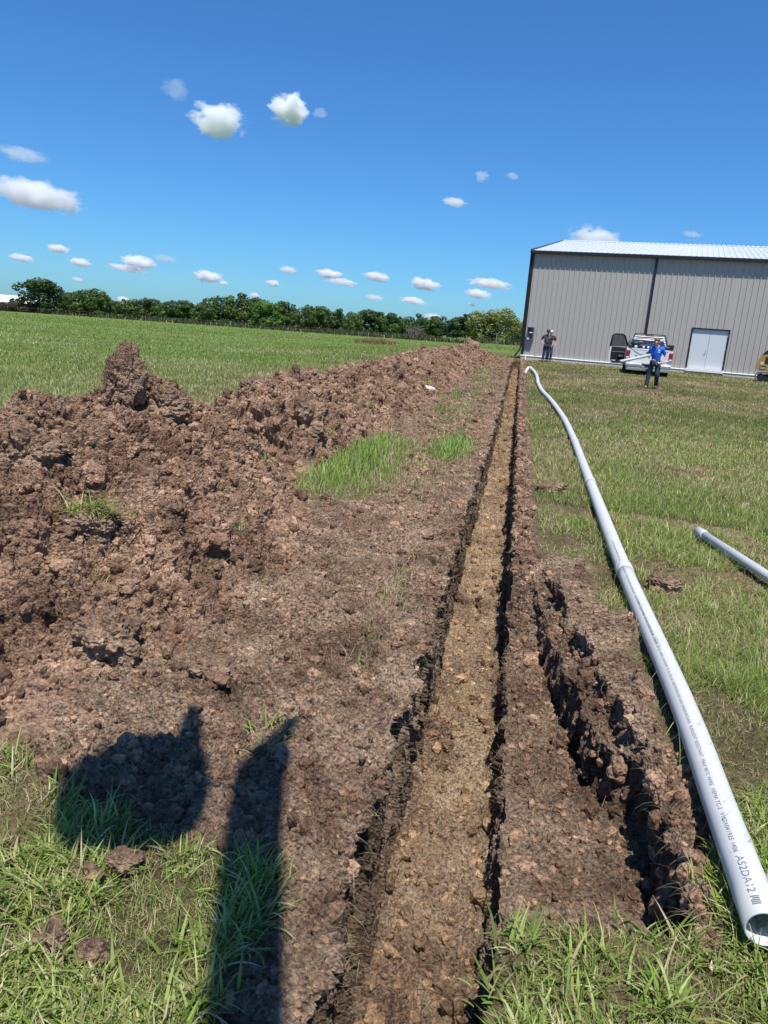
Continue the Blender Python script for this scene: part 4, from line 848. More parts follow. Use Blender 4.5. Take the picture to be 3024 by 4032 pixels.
# brown weeds in the field and dry brush under the trees
b = loc_ray(812, 745, 96); n = 2600; x = b.x + g.uniform(-2.7, 2.7, n); y = b.y + g.uniform(-5, 5, n)
blades('brown_weeds', np.stack([x, y, terr(x, y)], 1), g.uniform(.3, .85, n) * (1 - .5 * (np.abs(x - b.x) / 2.8) ** 2), np.full(n, .06), g.uniform(0, 6.28, n), np.abs(g.normal(.15, .15, n)), g.uniform(0, .5, n), mixcol(n, np.array([(.28, .15, .07), (.36, .22, .10), (.20, .11, .05)]), .2), 2, 'patch of reddish brown weeds standing in the far field')
n = 16000; d_ = g.uniform(0, cum[-1], n); x = np.interp(d_, cum, fpa[:, 0]) + g.normal(0, .5, n); y = np.interp(d_, cum, fpa[:, 1]) + g.uniform(8, 30, n)
blades('dry_brush', np.stack([x, y, terr(x, y)], 1), g.uniform(.4, 1.5, n) * (.6 + .6 * vn(x / 8, y / 8, None, 5)), np.full(n, .24), g.uniform(0, 6.28, n), np.abs(g.normal(.3, .25, n)), g.uniform(0, .7, n), mixcol(n, np.array([(.04, .065, .02), (.06, .08, .03), (.03, .05, .015), (.14, .12, .07)]), .06), 2, 'low brush and dry stalks between fence and trees')
# sod clump on the heap
X, Y = to_xy(3.85, -2.33)
hz_ = float(Zp[np.argmin(np.abs(ps - 3.85)), np.argmin(np.abs(pt + 2.33))])
sod = one_clod(3.85, -2.33, hz_ + .0 - float(terr(X, Y)), (.17, .12, .10), 231, 'dark sod of turf with long green blades sitting on the heap', .3, 5); sod.name = 'grassy_sod'; sod['category'] = 'sod'; del sod['group']
n = 150; a = g.uniform(0, 6.28, n); rr_ = g.uniform(0, 1, n) ** .5
sb = blades('grass_blades', np.stack([.13 * rr_ * np.cos(a), .09 * rr_ * np.sin(a), .06 + .03 * (1 - rr_)], 1), g.uniform(.10, .27, n), np.full(n, .0075), np.where(g.random(n) < .7, g.normal(2.4, .8, n), g.uniform(0, 6.28, n)), g.uniform(.2, .9, n), g.uniform(.6, 1.9, n), mixcol(n, GREEN[1:4], .18), 5, None)
for k_ in ('kind', 'category'):
    if k_ in sb: del sb[k_]
sb.parent = sod
def heap_pt(s, t): i, j = np.argmin(np.abs(ps - s)), np.argmin(np.abs(pt - t)); return PPw[i, j]
bb = []
for s, t, k in [(3.45, -2.05, 26), (4.1, -1.7, 14), (4.7, -1.75, 22), (5.4, -1.9, 18), (4.35, -1.45, 16), (3.1, -1.5, 14), (6.2, -2.2, 20), (9.6, -2.4, 30), (6.9, -2.3, 40), (7.2, -2.4, 40), (3.3, -1.75, 18), (8.5, -2.8, 14), (13, -2.5, 40), (20, -2.3, 40), (26, -2.2, 40)]:
    P0 = heap_pt(s, t); bb.append(P0 + np.stack([g.normal(0, .03 * (1 + s * .06), k), g.normal(0, .03 * (1 + s * .06), k), np.full(k, -.005)], 1))
bb = np.concatenate(bb); n = len(bb); r = np.hypot(bb[:, 0], bb[:, 1]); blades('sprigs', bb, g.uniform(.05, .15, n) * (1 + r * .02), np.maximum(.004, .0009 * r), g.uniform(0, 6.28, n), g.uniform(.1, .9, n), g.uniform(.2, 1.6, n), mixcol(n, GREEN[1:4], .35), 3, 'single sprigs of grass poking out of the heap')
# blades leaning over the conduit
n = 70; sv = g.uniform(2.2, 6.5, n); tv = .86 + g.normal(0, .02, n); x, y = to_xy(sv, tv)
blades('leaning_blades', np.stack([x, y, terr(x, y) + .02], 1), g.uniform(.12, .26, n), g.uniform(.002, .005, n), 1.6 + g.normal(0, .6, n), g.uniform(.1, .5, n), g.uniform(.3, 1.2, n), mixcol(n, GREEN[1:4], .5), 5, 'thin blades leaning over the long conduit')

# ------------------------------------------------------------------ pickup truck
M_tw = plain('white_body_paint', (.68, .69, .70), .3, spec=.5, var=.03, coat=.3)
M_blk = plain('black_plastic', (.014, .014, .015), .5, var=.2); M_rub = plain('tyre_rubber', (.020, .019, .018), .85, var=.3)
M_glass = plain('dark_glass', (.012, .014, .016), .25, spec=.35, var=.1); M_red = plain('red_lens', (.32, .008, .012), .2, spec=.6, var=.15); M_lens = plain('clear_lens', (.7, .68, .66), .2, var=.1)
ta = loc_ray(1332, 812, 34.2); tb_ = loc_ray(1459, 812, 34.4); tx, ty = (ta.x + tb_.x) / 2, (ta.y + tb_.y) / 2
truck = empty('pickup_truck', (tx, ty, float(terr(tx, ty)) - .06), -math.atan2(tx, ty) + rad(3), 'white pickup truck seen from behind with its left door open', 'truck')
# local frame: x right, y forward (away from the camera), z up; tailgate at y = 0
def loft(mb, secs):
    """secs: list of (y, [(x, z), ...]) rings"""
    n = len(secs[0][1]); V = [(x, y, z) for y, r_ in secs for x, z in r_]
    F = [(i * n + k, i * n + (k + 1) % n, (i + 1) * n + (k + 1) % n, (i + 1) * n + k) for i in range(len(secs) - 1) for k in range(n)] + [tuple(range(n)), tuple(range((len(secs) - 1) * n, len(secs) * n))[::-1]]
    return mb.add(V, F)
def side(hw, z0, z1, tuck=.06, shoulder=.04):
    return [(-hw + tuck, z0), (-hw + .01, z0 + .12), (-hw, (z0 + z1) / 2), (-hw + shoulder * .4, z1 - .1), (-hw + shoulder, z1), (hw - shoulder, z1), (hw - shoulder * .4, z1 - .1), (hw, (z0 + z1) / 2), (hw - .01, z0 + .12), (hw - tuck, z0)]
mb = MB()
for sg in (-1, 1):       # bed sides with wheel openings
    prof = [(.04, .70), (.04, 1.33), (1.98, 1.35), (1.98, .62), (1.62, .62)] + [(1.12 + .50 * math.cos(a), .52 + .47 * math.sin(a)) for a in np.linspace(.2, math.pi - .2, 9)] + [(.60, .64)]
    mb.prism(prof, 0, sg * .84, sg * 1.0)
mb.box((-.84, .05, .70), (.84, 1.98, .80)); mb.box((-.84, 1.93, .80), (.84, 1.98, 1.34)); mb.build('bed', M_tw, truck)
mb = MB(); loft(mb, [(2.0, side(.98, .55, 1.38)), (2.2, side(1.0, .52, 1.38)), (4.3, side(1.0, .52, 1.34)), (5.6, side(.98, .55, 1.26)), (5.85, side(.9, .6, 1.15))]); 
top = lambda hw, hz: [(-1.0 + .04, 1.37), (-hw - .03, hz - .10), (-hw + .08, hz), (hw - .08, hz), (hw + .03, hz - .10), (1.0 - .04, 1.37)]
loft(mb, [(2.02, top(.86, 1.44)), (2.20, top(.72, 1.98)), (2.6, top(.73, 2.02)), (3.6, top(.73, 2.00)), (4.35, top(.80, 1.42))]); mb.build('cab', M_tw, truck, True)
mb = MB(); mb.add([(-.68, 2.06, 1.50), (.68, 2.06, 1.50), (.60, 2.172, 1.90), (-.60, 2.172, 1.90)], [(0, 1, 2, 3)]); mb.build('rear_window', M_glass, truck)
mb = MB()
for sg in (-1, 1): mb.add([(sg * .955, 2.3, 1.44), (sg * .955, 3.95, 1.42), (sg * .80, 3.5, 1.88), (sg * .80, 2.45, 1.90)], [(0, 1, 2, 3)])
mb.build('side_windows', M_glass, truck)['kind'] = 'stuff'
mb = MB(); mb.prism([(-.80, .74), (-.83, 1.30), (-.79, 1.36), (.79, 1.36), (.83, 1.30), (.80, .74)], 1, -.03, .035)
mb.prism([(-.62, 1.235), (-.40, 1.13), (.40, 1.13), (.62, 1.235), (.70, 1.285), (-.70, 1.285)], 1, -.05, -.028); mb.box((-.80, -.048, 1.31), (.80, -.028, 1.368), .01); tg = mb.build('tailgate', M_tw, truck)
mb = MB(); mb.box((-.15, -.06, 1.17), (.15, -.049, 1.25), .01); mb.build('handle', M_blk, tg); mb = MB(); mb.box((-.62, -.042, 1.03), (-.50, -.030, 1.06)); mb.build('badge', M_blk, tg)
for sg in (-1, 1):
    mb = MB(); mb.box((sg * .85, -.035, .90), (sg * 1.012, .16, 1.27), .02); tl_ = mb.build('taillight', M_red, truck)
    mb = MB(); mb.box((sg * .87, -.045, .925), (sg * .995, -.034, .99), .004); mb.build('reversing_lens', M_lens, tl_)
mb = MB(); mb.box((-.98, -.22, .56), (-.27, .05, .72), .03); mb.box((.27, -.22, .56), (.98, .05, .72), .03); mb.prism([(-.30, .57), (-.30, .70), (-.18, .62), (.18, .62), (.30, .70), (.30, .57), (.16, .50), (-.16, .50)], 1, -.215, .04); mb.box((-.95, -.20, .40), (.95, .02, .555), .03); mb.build('bumper', plain('chrome_bumper', (.62, .61, .58), .3, metal=.8, var=.1), truck)
mb = MB(); mb.box((-.14, -.225, .56), (.14, -.216, .65)); mb.build('licence_plate', M_blk, truck)
mb = MB(); mb.box((-.75, .05, .38), (.75, 5.4, .62)); mb.box((-.07, -.25, .38), (.07, .1, .5)); mb.box((-.70, 1.0, .34), (.70, 1.2, .5)); mb.build('chassis', M_blk, truck)
for sx_ in (-1, 1):
    for y in (1.12, 4.85):
        mb = MB(); x0, x1 = sx_ * .70, sx_ * .98; R_ = .41; prof = [(x0, .25), (x0, R_ - .05), (x0 + (x1 - x0) * .12, R_), (x1 - (x1 - x0) * .12, R_), (x1, R_ - .05), (x1, .24)]; V = []; nn_ = 28
        for k in range(nn_):
            a = 2 * math.pi * k / nn_
            for xx, q in prof: V.append((xx, y + q * math.cos(a), R_ + q * math.sin(a)))
        m_ = len(prof); mb.add(V, [(k * m_ + j, k * m_ + j + 1, ((k + 1) % nn_) * m_ + j + 1, ((k + 1) % nn_) * m_ + j) for k in range(nn_) for j in range(m_ - 1)]); ty_ = MB(); 
        wh = mb.build('wheel', M_rub, truck, True); mb = MB(); mb.tube([(sx_ * .72, y, R_), (sx_ * .95, y, R_), (sx_ * .97, y, R_)], [.25, .25, .10], 20); mb.build('rim', M_chrome, wh, True)
# headache rack, light bar
mb = MB()
for sg in (-1, 1): mb.add([(sg * .86, 1.82, 1.36), (sg * .92, 1.82, 1.36), (sg * .70, 1.98, 2.07), (sg * .64, 1.98, 2.07), (sg * .86, 1.88, 1.36), (sg * .92, 1.88, 1.36), (sg * .70, 2.04, 2.07), (sg * .64, 2.04, 2.07)], [(0, 1, 2, 3), (4, 7, 6, 5), (0, 4, 5, 1), (1, 5, 6, 2), (2, 6, 7, 3), (3, 7, 4, 0)])
mb.box((-.68, 1.985, 2.03), (.68, 2.035, 2.07)); mb.build('rack_frame', M_blk, truck)
for k in range(8):
    f = k / 7; z = 1.46 + .52 * f; hw = .84 - .17 * f; y = 1.84 + .14 * f; mb = MB(); mb.add([(-hw, y, z - .012), (hw, y, z - .012), (hw, y - .05, z + .022), (-hw, y - .05, z + .022), (-hw, y + .02, z - .012), (hw, y + .02, z - .012), (hw, y - .03, z + .022), (-hw, y - .03, z + .022)], [(0, 1, 2, 3), (4, 7, 6, 5), (0, 4, 5, 1), (2, 6, 7, 3)]); mb.build('louvre', M_blk if k % 1 == 0 else M_tw, truck)
mb = MB(); mb.box((-.22, 1.93, 1.955), (.18, 2.0, 2.02), .01); bl = mb.build('brake_light', M_red, truck); mb = MB(); mb.box((-.30, 1.935, 1.96), (-.22, 2.0, 2.015)); mb.build('lamp_lens', M_lens, bl)
mb = MB(); mb.box((-.93, 1.0, 1.38), (.93, 1.16, 1.53), .02); lb = mb.build('cross_bar', M_blk, truck)
for x in (-.60, .50): mb = MB(); mb.tube([(x, .97, 1.455), (x, 1.0, 1.455)], .065, 16); mb.build('work_lamp', M_lens, lb)
mb = MB(); mb.box((1.02, 3.85, 1.38), (1.30, 3.95, 1.66), .03); mb.tube([(.98, 3.9, 1.42), (1.05, 3.9, 1.46)], .02, 6); mb.build('mirror', M_blk, truck)
# open front door on the left, inner panel facing back
hx, hy = -.88, 3.7; ang = rad(33); dp = lambda u, z, o=0: (hx - u * math.cos(ang) + o * math.sin(ang) * 0, hy - u * math.sin(ang) + o, z)
out = [(0, .55), (0, 1.40), (.10, 1.60), (.24, 1.90), (.36, 1.985), (.86, 1.985), (.97, 1.90), (1.03, 1.35), (1.05, 1.0), (1.02, .72), (.90, .55)]
sc_d = 1.0
def plate(pts, o0, o1, name, mat, par): 
    n = len(pts); V = [dp(u, z, o0) for u, z in pts] + [dp(u, z, o1) for u, z in pts]; mb = MB(); mb.add(V, [tuple(range(n)), tuple(range(n, 2 * n))[::-1]] + [(i, i + n, (i + 1) % n + n, (i + 1) % n) for i in range(n)]); return mb.build(name, mat, par)
lower = [(0, .55), (0, 1.40), (1.03, 1.36), (1.05, 1.0), (1.02, .72), (.90, .55)]
door = plate(lower, 0, .10, 'door', M_tw, truck)
plate([(.05, .62), (.05, 1.37), (.93, 1.36), (.95, 1.0), (.92, .76), (.82, .62)], -.025, -.003, 'inner_panel', M_blk, door)
plate([(.12, 1.12), (.12, 1.145), (.88, 1.14), (.88, 1.115)], -.035, -.0255, 'trim_strip', plain('grey_trim', (.25, .25, .25), .5), door)
plate([(.22, .92), (.20, .955), (.50, .97), (.46, .90)], -.10, -.0255, 'arm_rest', M_greyp, door); plate([(.62, .68), (.62, .72), (.86, .72), (.84, .68)], -.035, -.0255, 'lamp_lens', M_lens, door)
fr_ = [((0, 1.40), (.10, 1.60)), ((.10, 1.60), (.24, 1.90)), ((.24, 1.90), (.36, 1.985)), ((.36, 1.985), (.86, 1.985)), ((.86, 1.985), (.97, 1.90)), ((.97, 1.90), (1.03, 1.36))]
mb = MB(); mb.tube([dp(u, z, .05) for u, z in out[1:8]], .04, 8); mb.build('window_frame', M_blk, door, True)
M_tint = plain('tinted_glass', (.05, .06, .065), .15, spec=.4, var=.1); M_tint.node_tree.nodes['Principled BSDF'].inputs['Alpha'].default_value = .62
plate([(.06, 1.40), (.13, 1.6), (.26, 1.87), (.38, 1.95), (.84, 1.95), (.93, 1.88), (.98, 1.37)], .04, .05, 'window', M_tint, door)
for c_ in truck.children:
    if not c_.name.startswith('wheel'): c_.location.z -= .13
# cups and bag
for i, x in enumerate((-.30, -.10)):
    mb = MB(); mb.tube([(0, 0, 0), (0, 0, .13)], [.035, .045], 12); o = mb.build('cup', plain('white_cup', (.72, .74, .74), .4), None, True); o.matrix_world = truck.matrix_basis @ Matrix.Translation((x, 0, 1.24)); tag(o, ['white cup standing on the tailgate, nearer the open door', 'white cup standing on the tailgate, nearer the man in blue'][i], 'cup', 'cups on the tailgate')
mb = MB(); mb.ball((0, 0, .07), (.22, .12, .09), 14, 8); mb.tube([(.1, 0, .1), (.3, 0, .12)], [.05, .03], 8); o = mb.build('tool_bag', M_blk, None, True); o.matrix_world = truck.matrix_basis @ Matrix.Translation((-.62, 1.06, 1.40)); tag(o, 'small black tool bag with red top lying on the truck rack', 'tool bag')
mb = MB(); mb.ball((.2, -.02, .14), (.12, .08, .05), 10, 6); mb.build('bag_top', plain('reddish_cloth', (.35, .09, .08), .8), o, True)

# ------------------------------------------------------------------ compact excavator, cut by the right frame edge
M_yel = plain('yellow_paint', (.42, .22, .03), .4, var=.08, coat=.2)
ea = loc_ray(1645, 826, 37.6)
exc = empty('mini_excavator', (ea.x + .75, ea.y + .2, float(terr(ea.x, ea.y)) - .02), rad(-25), 'small yellow and black tracked excavator cut by the right edge', 'excavator')
M_mud = plain('muddy_track', (.16, .145, .13), .95, scale=12, var=.5, bump=.6)
for sg in (-1, 1):
    y0 = sg * .52; mb = MB(); Rt = .24; Lh = .72; n = 40; per = []
    for k in range(n):
        u = k / n; Pm = 2 * math.pi * Rt + 4 * Lh; dd_ = u * Pm
        if dd_ < 2 * Lh: q = (-Lh + dd_, 0)
        elif dd_ < 2 * Lh + math.pi * Rt: a = (dd_ - 2 * Lh) / Rt; q = (Lh + Rt * math.sin(a), Rt - Rt * math.cos(a))
        elif dd_ < 4 * Lh + math.pi * Rt: q = (Lh - (dd_ - 2 * Lh - math.pi * Rt), 2 * Rt)
        else: a = (dd_ - 4 * Lh - math.pi * Rt) / Rt; q = (-Lh - Rt * math.sin(a), Rt + Rt * math.cos(a))
        per.append(q)
    V = []; c_ = (0, Rt)
    for j, (x, z) in enumerate(per):
        k_ = 1.0 if j % 2 else 1.06; vx, vz = x - np.clip(x, -Lh, Lh), z - Rt; x2, z2 = np.clip(x, -Lh, Lh) + vx * k_, Rt + vz * k_
        V += [(x2, y0 - .15, z2), (x2, y0 + .15, z2), (np.clip(x, -Lh, Lh) + vx * .82, y0 + .15, Rt + vz * .82), (np.clip(x, -Lh, Lh) + vx * .82, y0 - .15, Rt + vz * .82)]
    mb.add(V, [(j * 4 + a, j * 4 + (a + 1) % 4, ((j + 1) % n) * 4 + (a + 1) % 4, ((j + 1) % n) * 4 + a) for j in range(n) for a in range(4)]); tk = mb.build('track', M_mud, exc)
    mb = MB(); mb.box((-.62, y0 - .10, .10), (.62, y0 + .10, .38), .03)
    for x in (-.7, .7): mb.tube([(x, y0 - .12, Rt), (x, y0 + .12, Rt)], .17, 16)
    for x in (-.35, 0, .35): mb.tube([(x, y0 - .11, .09), (x, y0 + .11, .09)], .08, 12)
    mb.build('track_frame', M_blk, tk)
mb = MB(); mb.tube([(0, 0, .38), (0, 0, .55)], .36, 24); mb.box((-.5, -.42, .2), (.5, .42, .40), .03); mb.build('turntable', M_blk, exc)
def rr_poly(hw, z0, z1, k=.22): return [(-hw, z0), (-hw - .02, z0 + .3), (-hw + .03, z1 - k), (-hw + k, z1), (hw - k, z1), (hw, z1 - k), (hw, z0)]
mb = MB(); prof = [(-.92, .56), (-.97, .75), (-.93, 1.05), (-.80, 1.32), (-.45, 1.38), (-.30, 1.38), (-.30, .56)]; mb.prism(prof, 1, -.60, .60); mb.box((-.30, -.60, .56), (.75, .60, .72), .03); body = mb.build('counterweight', M_yel, exc)
mb = MB(); mb.prism([(-.90, 1.10), (-.80, 1.34), (-.62, 1.56), (-.36, 1.64), (-.20, 1.60), (-.20, 1.385), (-.46, 1.385), (-.80, 1.325)], 1, -.56, .56); mb.build('engine_hood', M_blk, exc)
mb = MB(); mb.box((-.30, -.603, .95), (-.02, -.59, 1.32), .003); mb.box((-.62, -.612, .92), (-.40, -.601, 1.25), .004); mb.build('grille', M_blk, exc)
mb = MB(); mb.box((-.18, -.55, .72), (.70, .30, 1.05), .05); mb.box((-.15, -.52, 1.05), (-.10, .27, 2.30), .01); mb.box((.60, -.52, 1.05), (.65, -.47, 2.30)); mb.box((.60, .22, 1.05), (.65, .27, 2.30)); mb.box((-.20, -.57, 2.30), (.72, .32, 2.38), .03); cb = mb.build('cab', M_blk, exc)
mb = MB(); mb.box((-.10, -.515, 1.08), (.60, -.50, 2.27)); mb.build('cab_window', M_glass, cb)
mb = MB(); mb.box((.70, -.10, .50), (.95, .10, .95), .03); mb.tube([(.85, 0, .85), (1.5, 0, 2.1), (2.1, 0, 2.2)], .09, 4); mb.build('boom', M_yel, exc); mb = MB(); mb.tube([(2.1, 0, 2.2), (2.5, 0, 1.1)], .07, 4); mb.build('stick', M_yel, exc); mb = MB(); mb.prism([(2.35, 1.1), (2.65, 1.1), (2.75, .7), (2.5, .45), (2.2, .6), (2.3, .7), (2.5, .62), (2.55, .8)], 1, -.2, .2); mb.build('bucket', M_mud, exc)
mb = MB(); mb.box((.72, -.62, .10), (.80, .62, .42), .02); mb.build('dozer_blade', M_yel, exc)
# number plate on the counterweight
mb = MB(); mb.box((-.80, -.606, .60), (-.52, -.5975, .80)); npl = mb.build('number_panel', M_blk, exc)
def flat_text(s, size, name, mat, parent, loc, rot, center=True):
    V, F = text_mesh(s, size); V = V.copy(); 
    if center: V[:, 0] -= (V[:, 0].max() + V[:, 0].min()) / 2
    Rm = np.array(rot.to_matrix()); V = V @ Rm.T + np.array(loc); return mk(name, V, [np.array([f]) for f in F], mat, parent)
from mathutils import Euler
flat_text('50G', .15, 'number', plain('white_paint', (.8, .8, .8), .5), npl, (-.66, -.6085, .645), Euler((math.pi / 2, 0, 0)))
mb = MB(); mb.tube([(-.74, -.606, .93), (-.74, -.6005, .93)], .075, 20); mb.build('round_decal', plain('silver_decal', (.6, .6, .62), .4), body)
# unseen digger arm, a guess, added behind the camera to cast the ground shadow
arm = empty('shadow_caster_arm', (0, -4.6, 0), 0, 'raised arm of the digger behind the camera, bucket hanging over the spoil', 'excavator arm')
HB = 4.8; cotel = 1 / math.tan(EL)
def K(X, Y, h_=HB): return Vector((X + math.sin(AZ) * cotel * h_, Y + math.cos(AZ) * cotel * h_ + 4.6, h_))
mb = MB(); A1 = K(-.20, 1.2)
mb.tube([Vector((.55, -.6, 0)), Vector((.55, -.6, .9))], .22, 10); mb.tube([Vector((.55, -.6, .9)), Vector((.35, .2, 3.4)), A1 + Vector((.06, -.9, -.05)), A1], [.16, .15, .12, .10], 8); mb.build('boom', M_yel, arm)
mb = MB(); mb.tube([A1, K(-.295, 1.78), K(-.362, 2.22), K(-.39, 2.50), K(-.37, 2.68), K(-.36, 2.74), K(-.32, 2.92)], [.105, .105, .10, .10, .085, .04, .03], 8); mb.build('stick', M_yel, arm, True)
out_ = [(-1.015, 2.62), (-.875, 2.68), (-.76, 2.70), (-.745, 2.88), (-.71, 2.90), (-.66, 2.70), (-.601, 2.58), (-.543, 2.364), (-.545, 2.176), (-.63, 2.085), (-.771, 2.03), (-.914, 2.03), (-1.00, 2.10), (-1.06, 2.246), (-1.095, 2.4), (-1.075, 2.53)]  # bucket shaped from the wanted ground shadow, lifted towards the sun
mb = MB(); lo = [K(x, y, HB) for x, y in out_]; c_ = sum(lo, Vector()) / len(lo); hi = [p.lerp(c_, .25) + Vector((0, 0, .34)) for p in lo]
mb.add([tuple(p) for p in lo + hi], [tuple(range(16)), tuple(range(16, 32))[::-1]] + [(k, k + 16, (k + 1) % 16 + 16, (k + 1) % 16) for k in range(16)]); mb.build('bucket', M_mud, arm)
mb = MB(); mb.tube([K(-.38, 2.45, HB + .15), K(-.62, 2.45, HB + .25)], .025, 6); mb.build('link', M_blk, arm)

# ------------------------------------------------------------------ people
M_skin = plain('skin', (.48, .26, .18), .55, var=.08); M_skin2 = plain('fair_skin', (.58, .33, .25), .55, var=.08)
M_jean = plain('dark_jeans', (.018, .030, .050), .85, var=.35, scale=12); M_jean2 = plain('blue_jeans', (.035, .075, .15), .85, var=.45, scale=14)
M_boot = plain('boot', (.10, .075, .055), .8)
def skin_obj(name, nodes, edges, mat, parent, sub=2, root=0):
    me = bpy.data.meshes.new(name); me.from_pydata([n_[0] for n_ in nodes], edges, []); ob = bpy.data.objects.new(name, me); COL.objects.link(ob)
    if parent: ob.parent = parent
    md = ob.modifiers.new('Skin', 'SKIN'); md.use_smooth_shade = True
    for i, n_ in enumerate(nodes):
        r_ = n_[1] if isinstance(n_[1], tuple) else (n_[1], n_[1]); me.skin_vertices[0].data[i].radius = r_; me.skin_vertices[0].data[i].use_root = (i == root)
    s_ = ob.modifiers.new('Sub', 'SUBSURF'); s_.levels = sub; s_.render_levels = sub; me.materials.append(mat); return ob
def hand_nodes(nodes, edges, wi, wrist, dirv, palmn, curl=.6, side=1):
    """adds palm and five fingers after wrist index wi"""
    d = Vector(dirv).normalized(); nrm_ = Vector(palmn).normalized(); wd = d.cross(nrm_).normalized() * side
    W = Vector(wrist); side = -side; p0 = W + d * .045; nodes.append((tuple(p0), (.026, .016))); edges.append((wi, len(nodes) - 1)); pi = len(nodes) - 1
    for k, (o_, L) in enumerate(((-.030, .062), (-.010, .072), (.010, .068), (.028, .052))):
        a = p0 + d * .045 + wd * o_; nodes.append((tuple(a), .0095)); edges.append((pi, len(nodes) - 1)); q = len(nodes) - 1; dd_ = d.copy(); p = a
        for j in range(2): dd_ = (dd_ + nrm_ * curl).normalized(); p = p + dd_ * L * .5; nodes.append((tuple(p), .0085 - .001 * j)); edges.append((q, len(nodes) - 1)); q = len(nodes) - 1
    a = W + d * .03 - wd * .035 + nrm_ * .01; nodes.append((tuple(a), .011)); edges.append((pi, len(nodes) - 1)); q = len(nodes) - 1; p = a + (d * .8 - wd * .4 + nrm_ * .5).normalized() * .045; nodes.append((tuple(p), .009)); edges.append((q, len(nodes) - 1))
def person(loc, rz, label, J, shirt, trousers, skinm, hairm, cap=None, belly=.0, grip=(.6, .6), hands=True, badge=True):
    """J: joints; x is given toward the person's left, mirrored here so that the person faces +y"""
    J = {k: (-p[0], p[1], p[2]) for k, p in J.items()}
    root = empty('person', loc, rz, label, 'person')
    nodes, edges = [], []
    def add(p, r_, to=None):
        nodes.append((tuple(p), r_)); i = len(nodes) - 1
        if to is not None: edges.append((to, i))
        return i
    v = {k: Vector(p) for k, p in J.items()}
    pel = add(v['pelvis'], (.13, .10)); ch = add(v['chest'], (.15, .11), pel); nk = add(v['neck'], .058, ch); hb = add(v['head'] - Vector((0, 0, .07)), (.062, .068), nk); hm = add(v['head'] + Vector((0, .0, .03)), (.080, .095), hb); ht = add(v['head'] + Vector((0, -.01, .10)), (.06, .07), hm)
    f = v['face']; add(v['head'] + f * .10 + Vector((0, 0, .0)), .014, hm)
    for s_, sg in (('L', 1), ('R', -1)):
        sh = add(v['sh' + s_], .062, ch); el = add(v['el' + s_], .042, sh); wr = add(v['wr' + s_], .028, el)
        if hands: hand_nodes(nodes, edges, wr, v['wr' + s_], v['hd' + s_], v['pn' + s_], grip[0 if sg > 0 else 1], sg)
        hp = add(v['hp' + s_], .085, pel); kn = add(v['kn' + s_], .058, hp); an = add(v['an' + s_], .040, kn); add(v['an' + s_] + v['ft' + s_] * .13 + Vector((0, 0, -.05)), (.028, .020), an)
    skin_obj('body', nodes, edges, skinm, root, 2, pel)
    # shirt
    n_, e_ = [], []
    def ad(p, r_, to=None):
        n_.append((tuple(p), r_)); i = len(n_) - 1
        if to is not None: e_.append((to, i))
        return i
    w0 = ad(v['pelvis'] + Vector((0, 0, -.10)), (.165 + belly * .5, .125 + belly * .5)); w1 = ad(v['pelvis'].lerp(v['chest'], .45) + Vector((0, belly * .6, 0)), (.165 + belly, .12 + belly), w0); c1_ = ad(v['chest'], (.185 + belly * .4, .125 + belly * .3), w1); ad(v['chest'].lerp(v['neck'], .62), (.10, .085), c1_)
    for s_ in 'LR': a_ = ad(v['sh' + s_], .080, c1_); ad(v['sh' + s_].lerp(v['el' + s_], .80), .068, a_)
    so2 = skin_obj('shirt', n_, e_, shirt, root, 2, 0)
    n_, e_ = [], []; w0 = ad(v['pelvis'] + Vector((0, 0, -.03)), (.155 + belly * .3, .115 + belly * .3))
    for s_ in 'LR': a_ = ad(v['hp' + s_], .108, w0); b__ = ad(v['hp' + s_].lerp(v['kn' + s_], .5), .100, a_); c__ = ad(v['kn' + s_], .085, b__); d__ = ad(v['kn' + s_].lerp(v['an' + s_], .6), .078, c__); ad(v['an' + s_] + Vector((0, 0, -.03)), .078, d__)
    skin_obj('trousers', n_, e_, trousers, root, 2, 0)
    for s_ in 'LR':
        n_, e_ = [], []; a_ = ad(v['an' + s_] + Vector((0, 0, -.01)), .062); b__ = ad(v['an' + s_] + v['ft' + s_] * -.035 + Vector((0, 0, -.05)), (.060, .050), a_); ad(v['an' + s_] + v['ft' + s_] * .19 + Vector((0, 0, -.055)), (.060, .048), b__); skin_obj('shoe', n_, e_, M_boot, root, 1, 0)
    hd = v['head']; mb = MB()
    if cap: mb.ball((hd.x, hd.y - .01, hd.z + .085), (.098, .115, .085), 16, 10); fq = f * .13; mb.add([(hd.x - .08, hd.y + .08, hd.z + .075), (hd.x + .08, hd.y + .08, hd.z + .075), (hd.x + .06, hd.y + .185, hd.z + .05), (hd.x - .06, hd.y + .185, hd.z + .05), (hd.x - .08, hd.y + .08, hd.z + .085), (hd.x + .08, hd.y + .08, hd.z + .085), (hd.x + .06, hd.y + .185, hd.z + .058), (hd.x - .06, hd.y + .185, hd.z + .058)], [(0, 1, 2, 3), (4, 7, 6, 5), (0, 4, 5, 1), (1, 5, 6, 2), (2, 6, 7, 3), (3, 7, 4, 0)]); c0 = mb.build('cap', cap, root, True); mb = MB(); mb.box((hd.x - .035, hd.y + .098, hd.z + .10), (hd.x + .035, hd.y + .112, hd.z + .135), .004); mb.build('cap_badge', plain('pale_badge', (.5, .5, .48), .7), c0); mb = MB(); mb.ball((hd.x, hd.y - .05, hd.z + .02), (.088, .08, .075), 12, 8); mb.build('hair', hairm, root, True)
    else: mb.ball((hd.x, hd.y - .028, hd.z + .075), (.100, .118, .088), 16, 10); mb.ball((hd.x, hd.y - .055, hd.z + .015), (.092, .085, .085), 14, 8); mb.build('hair', hairm, root, True)
    mb = MB()
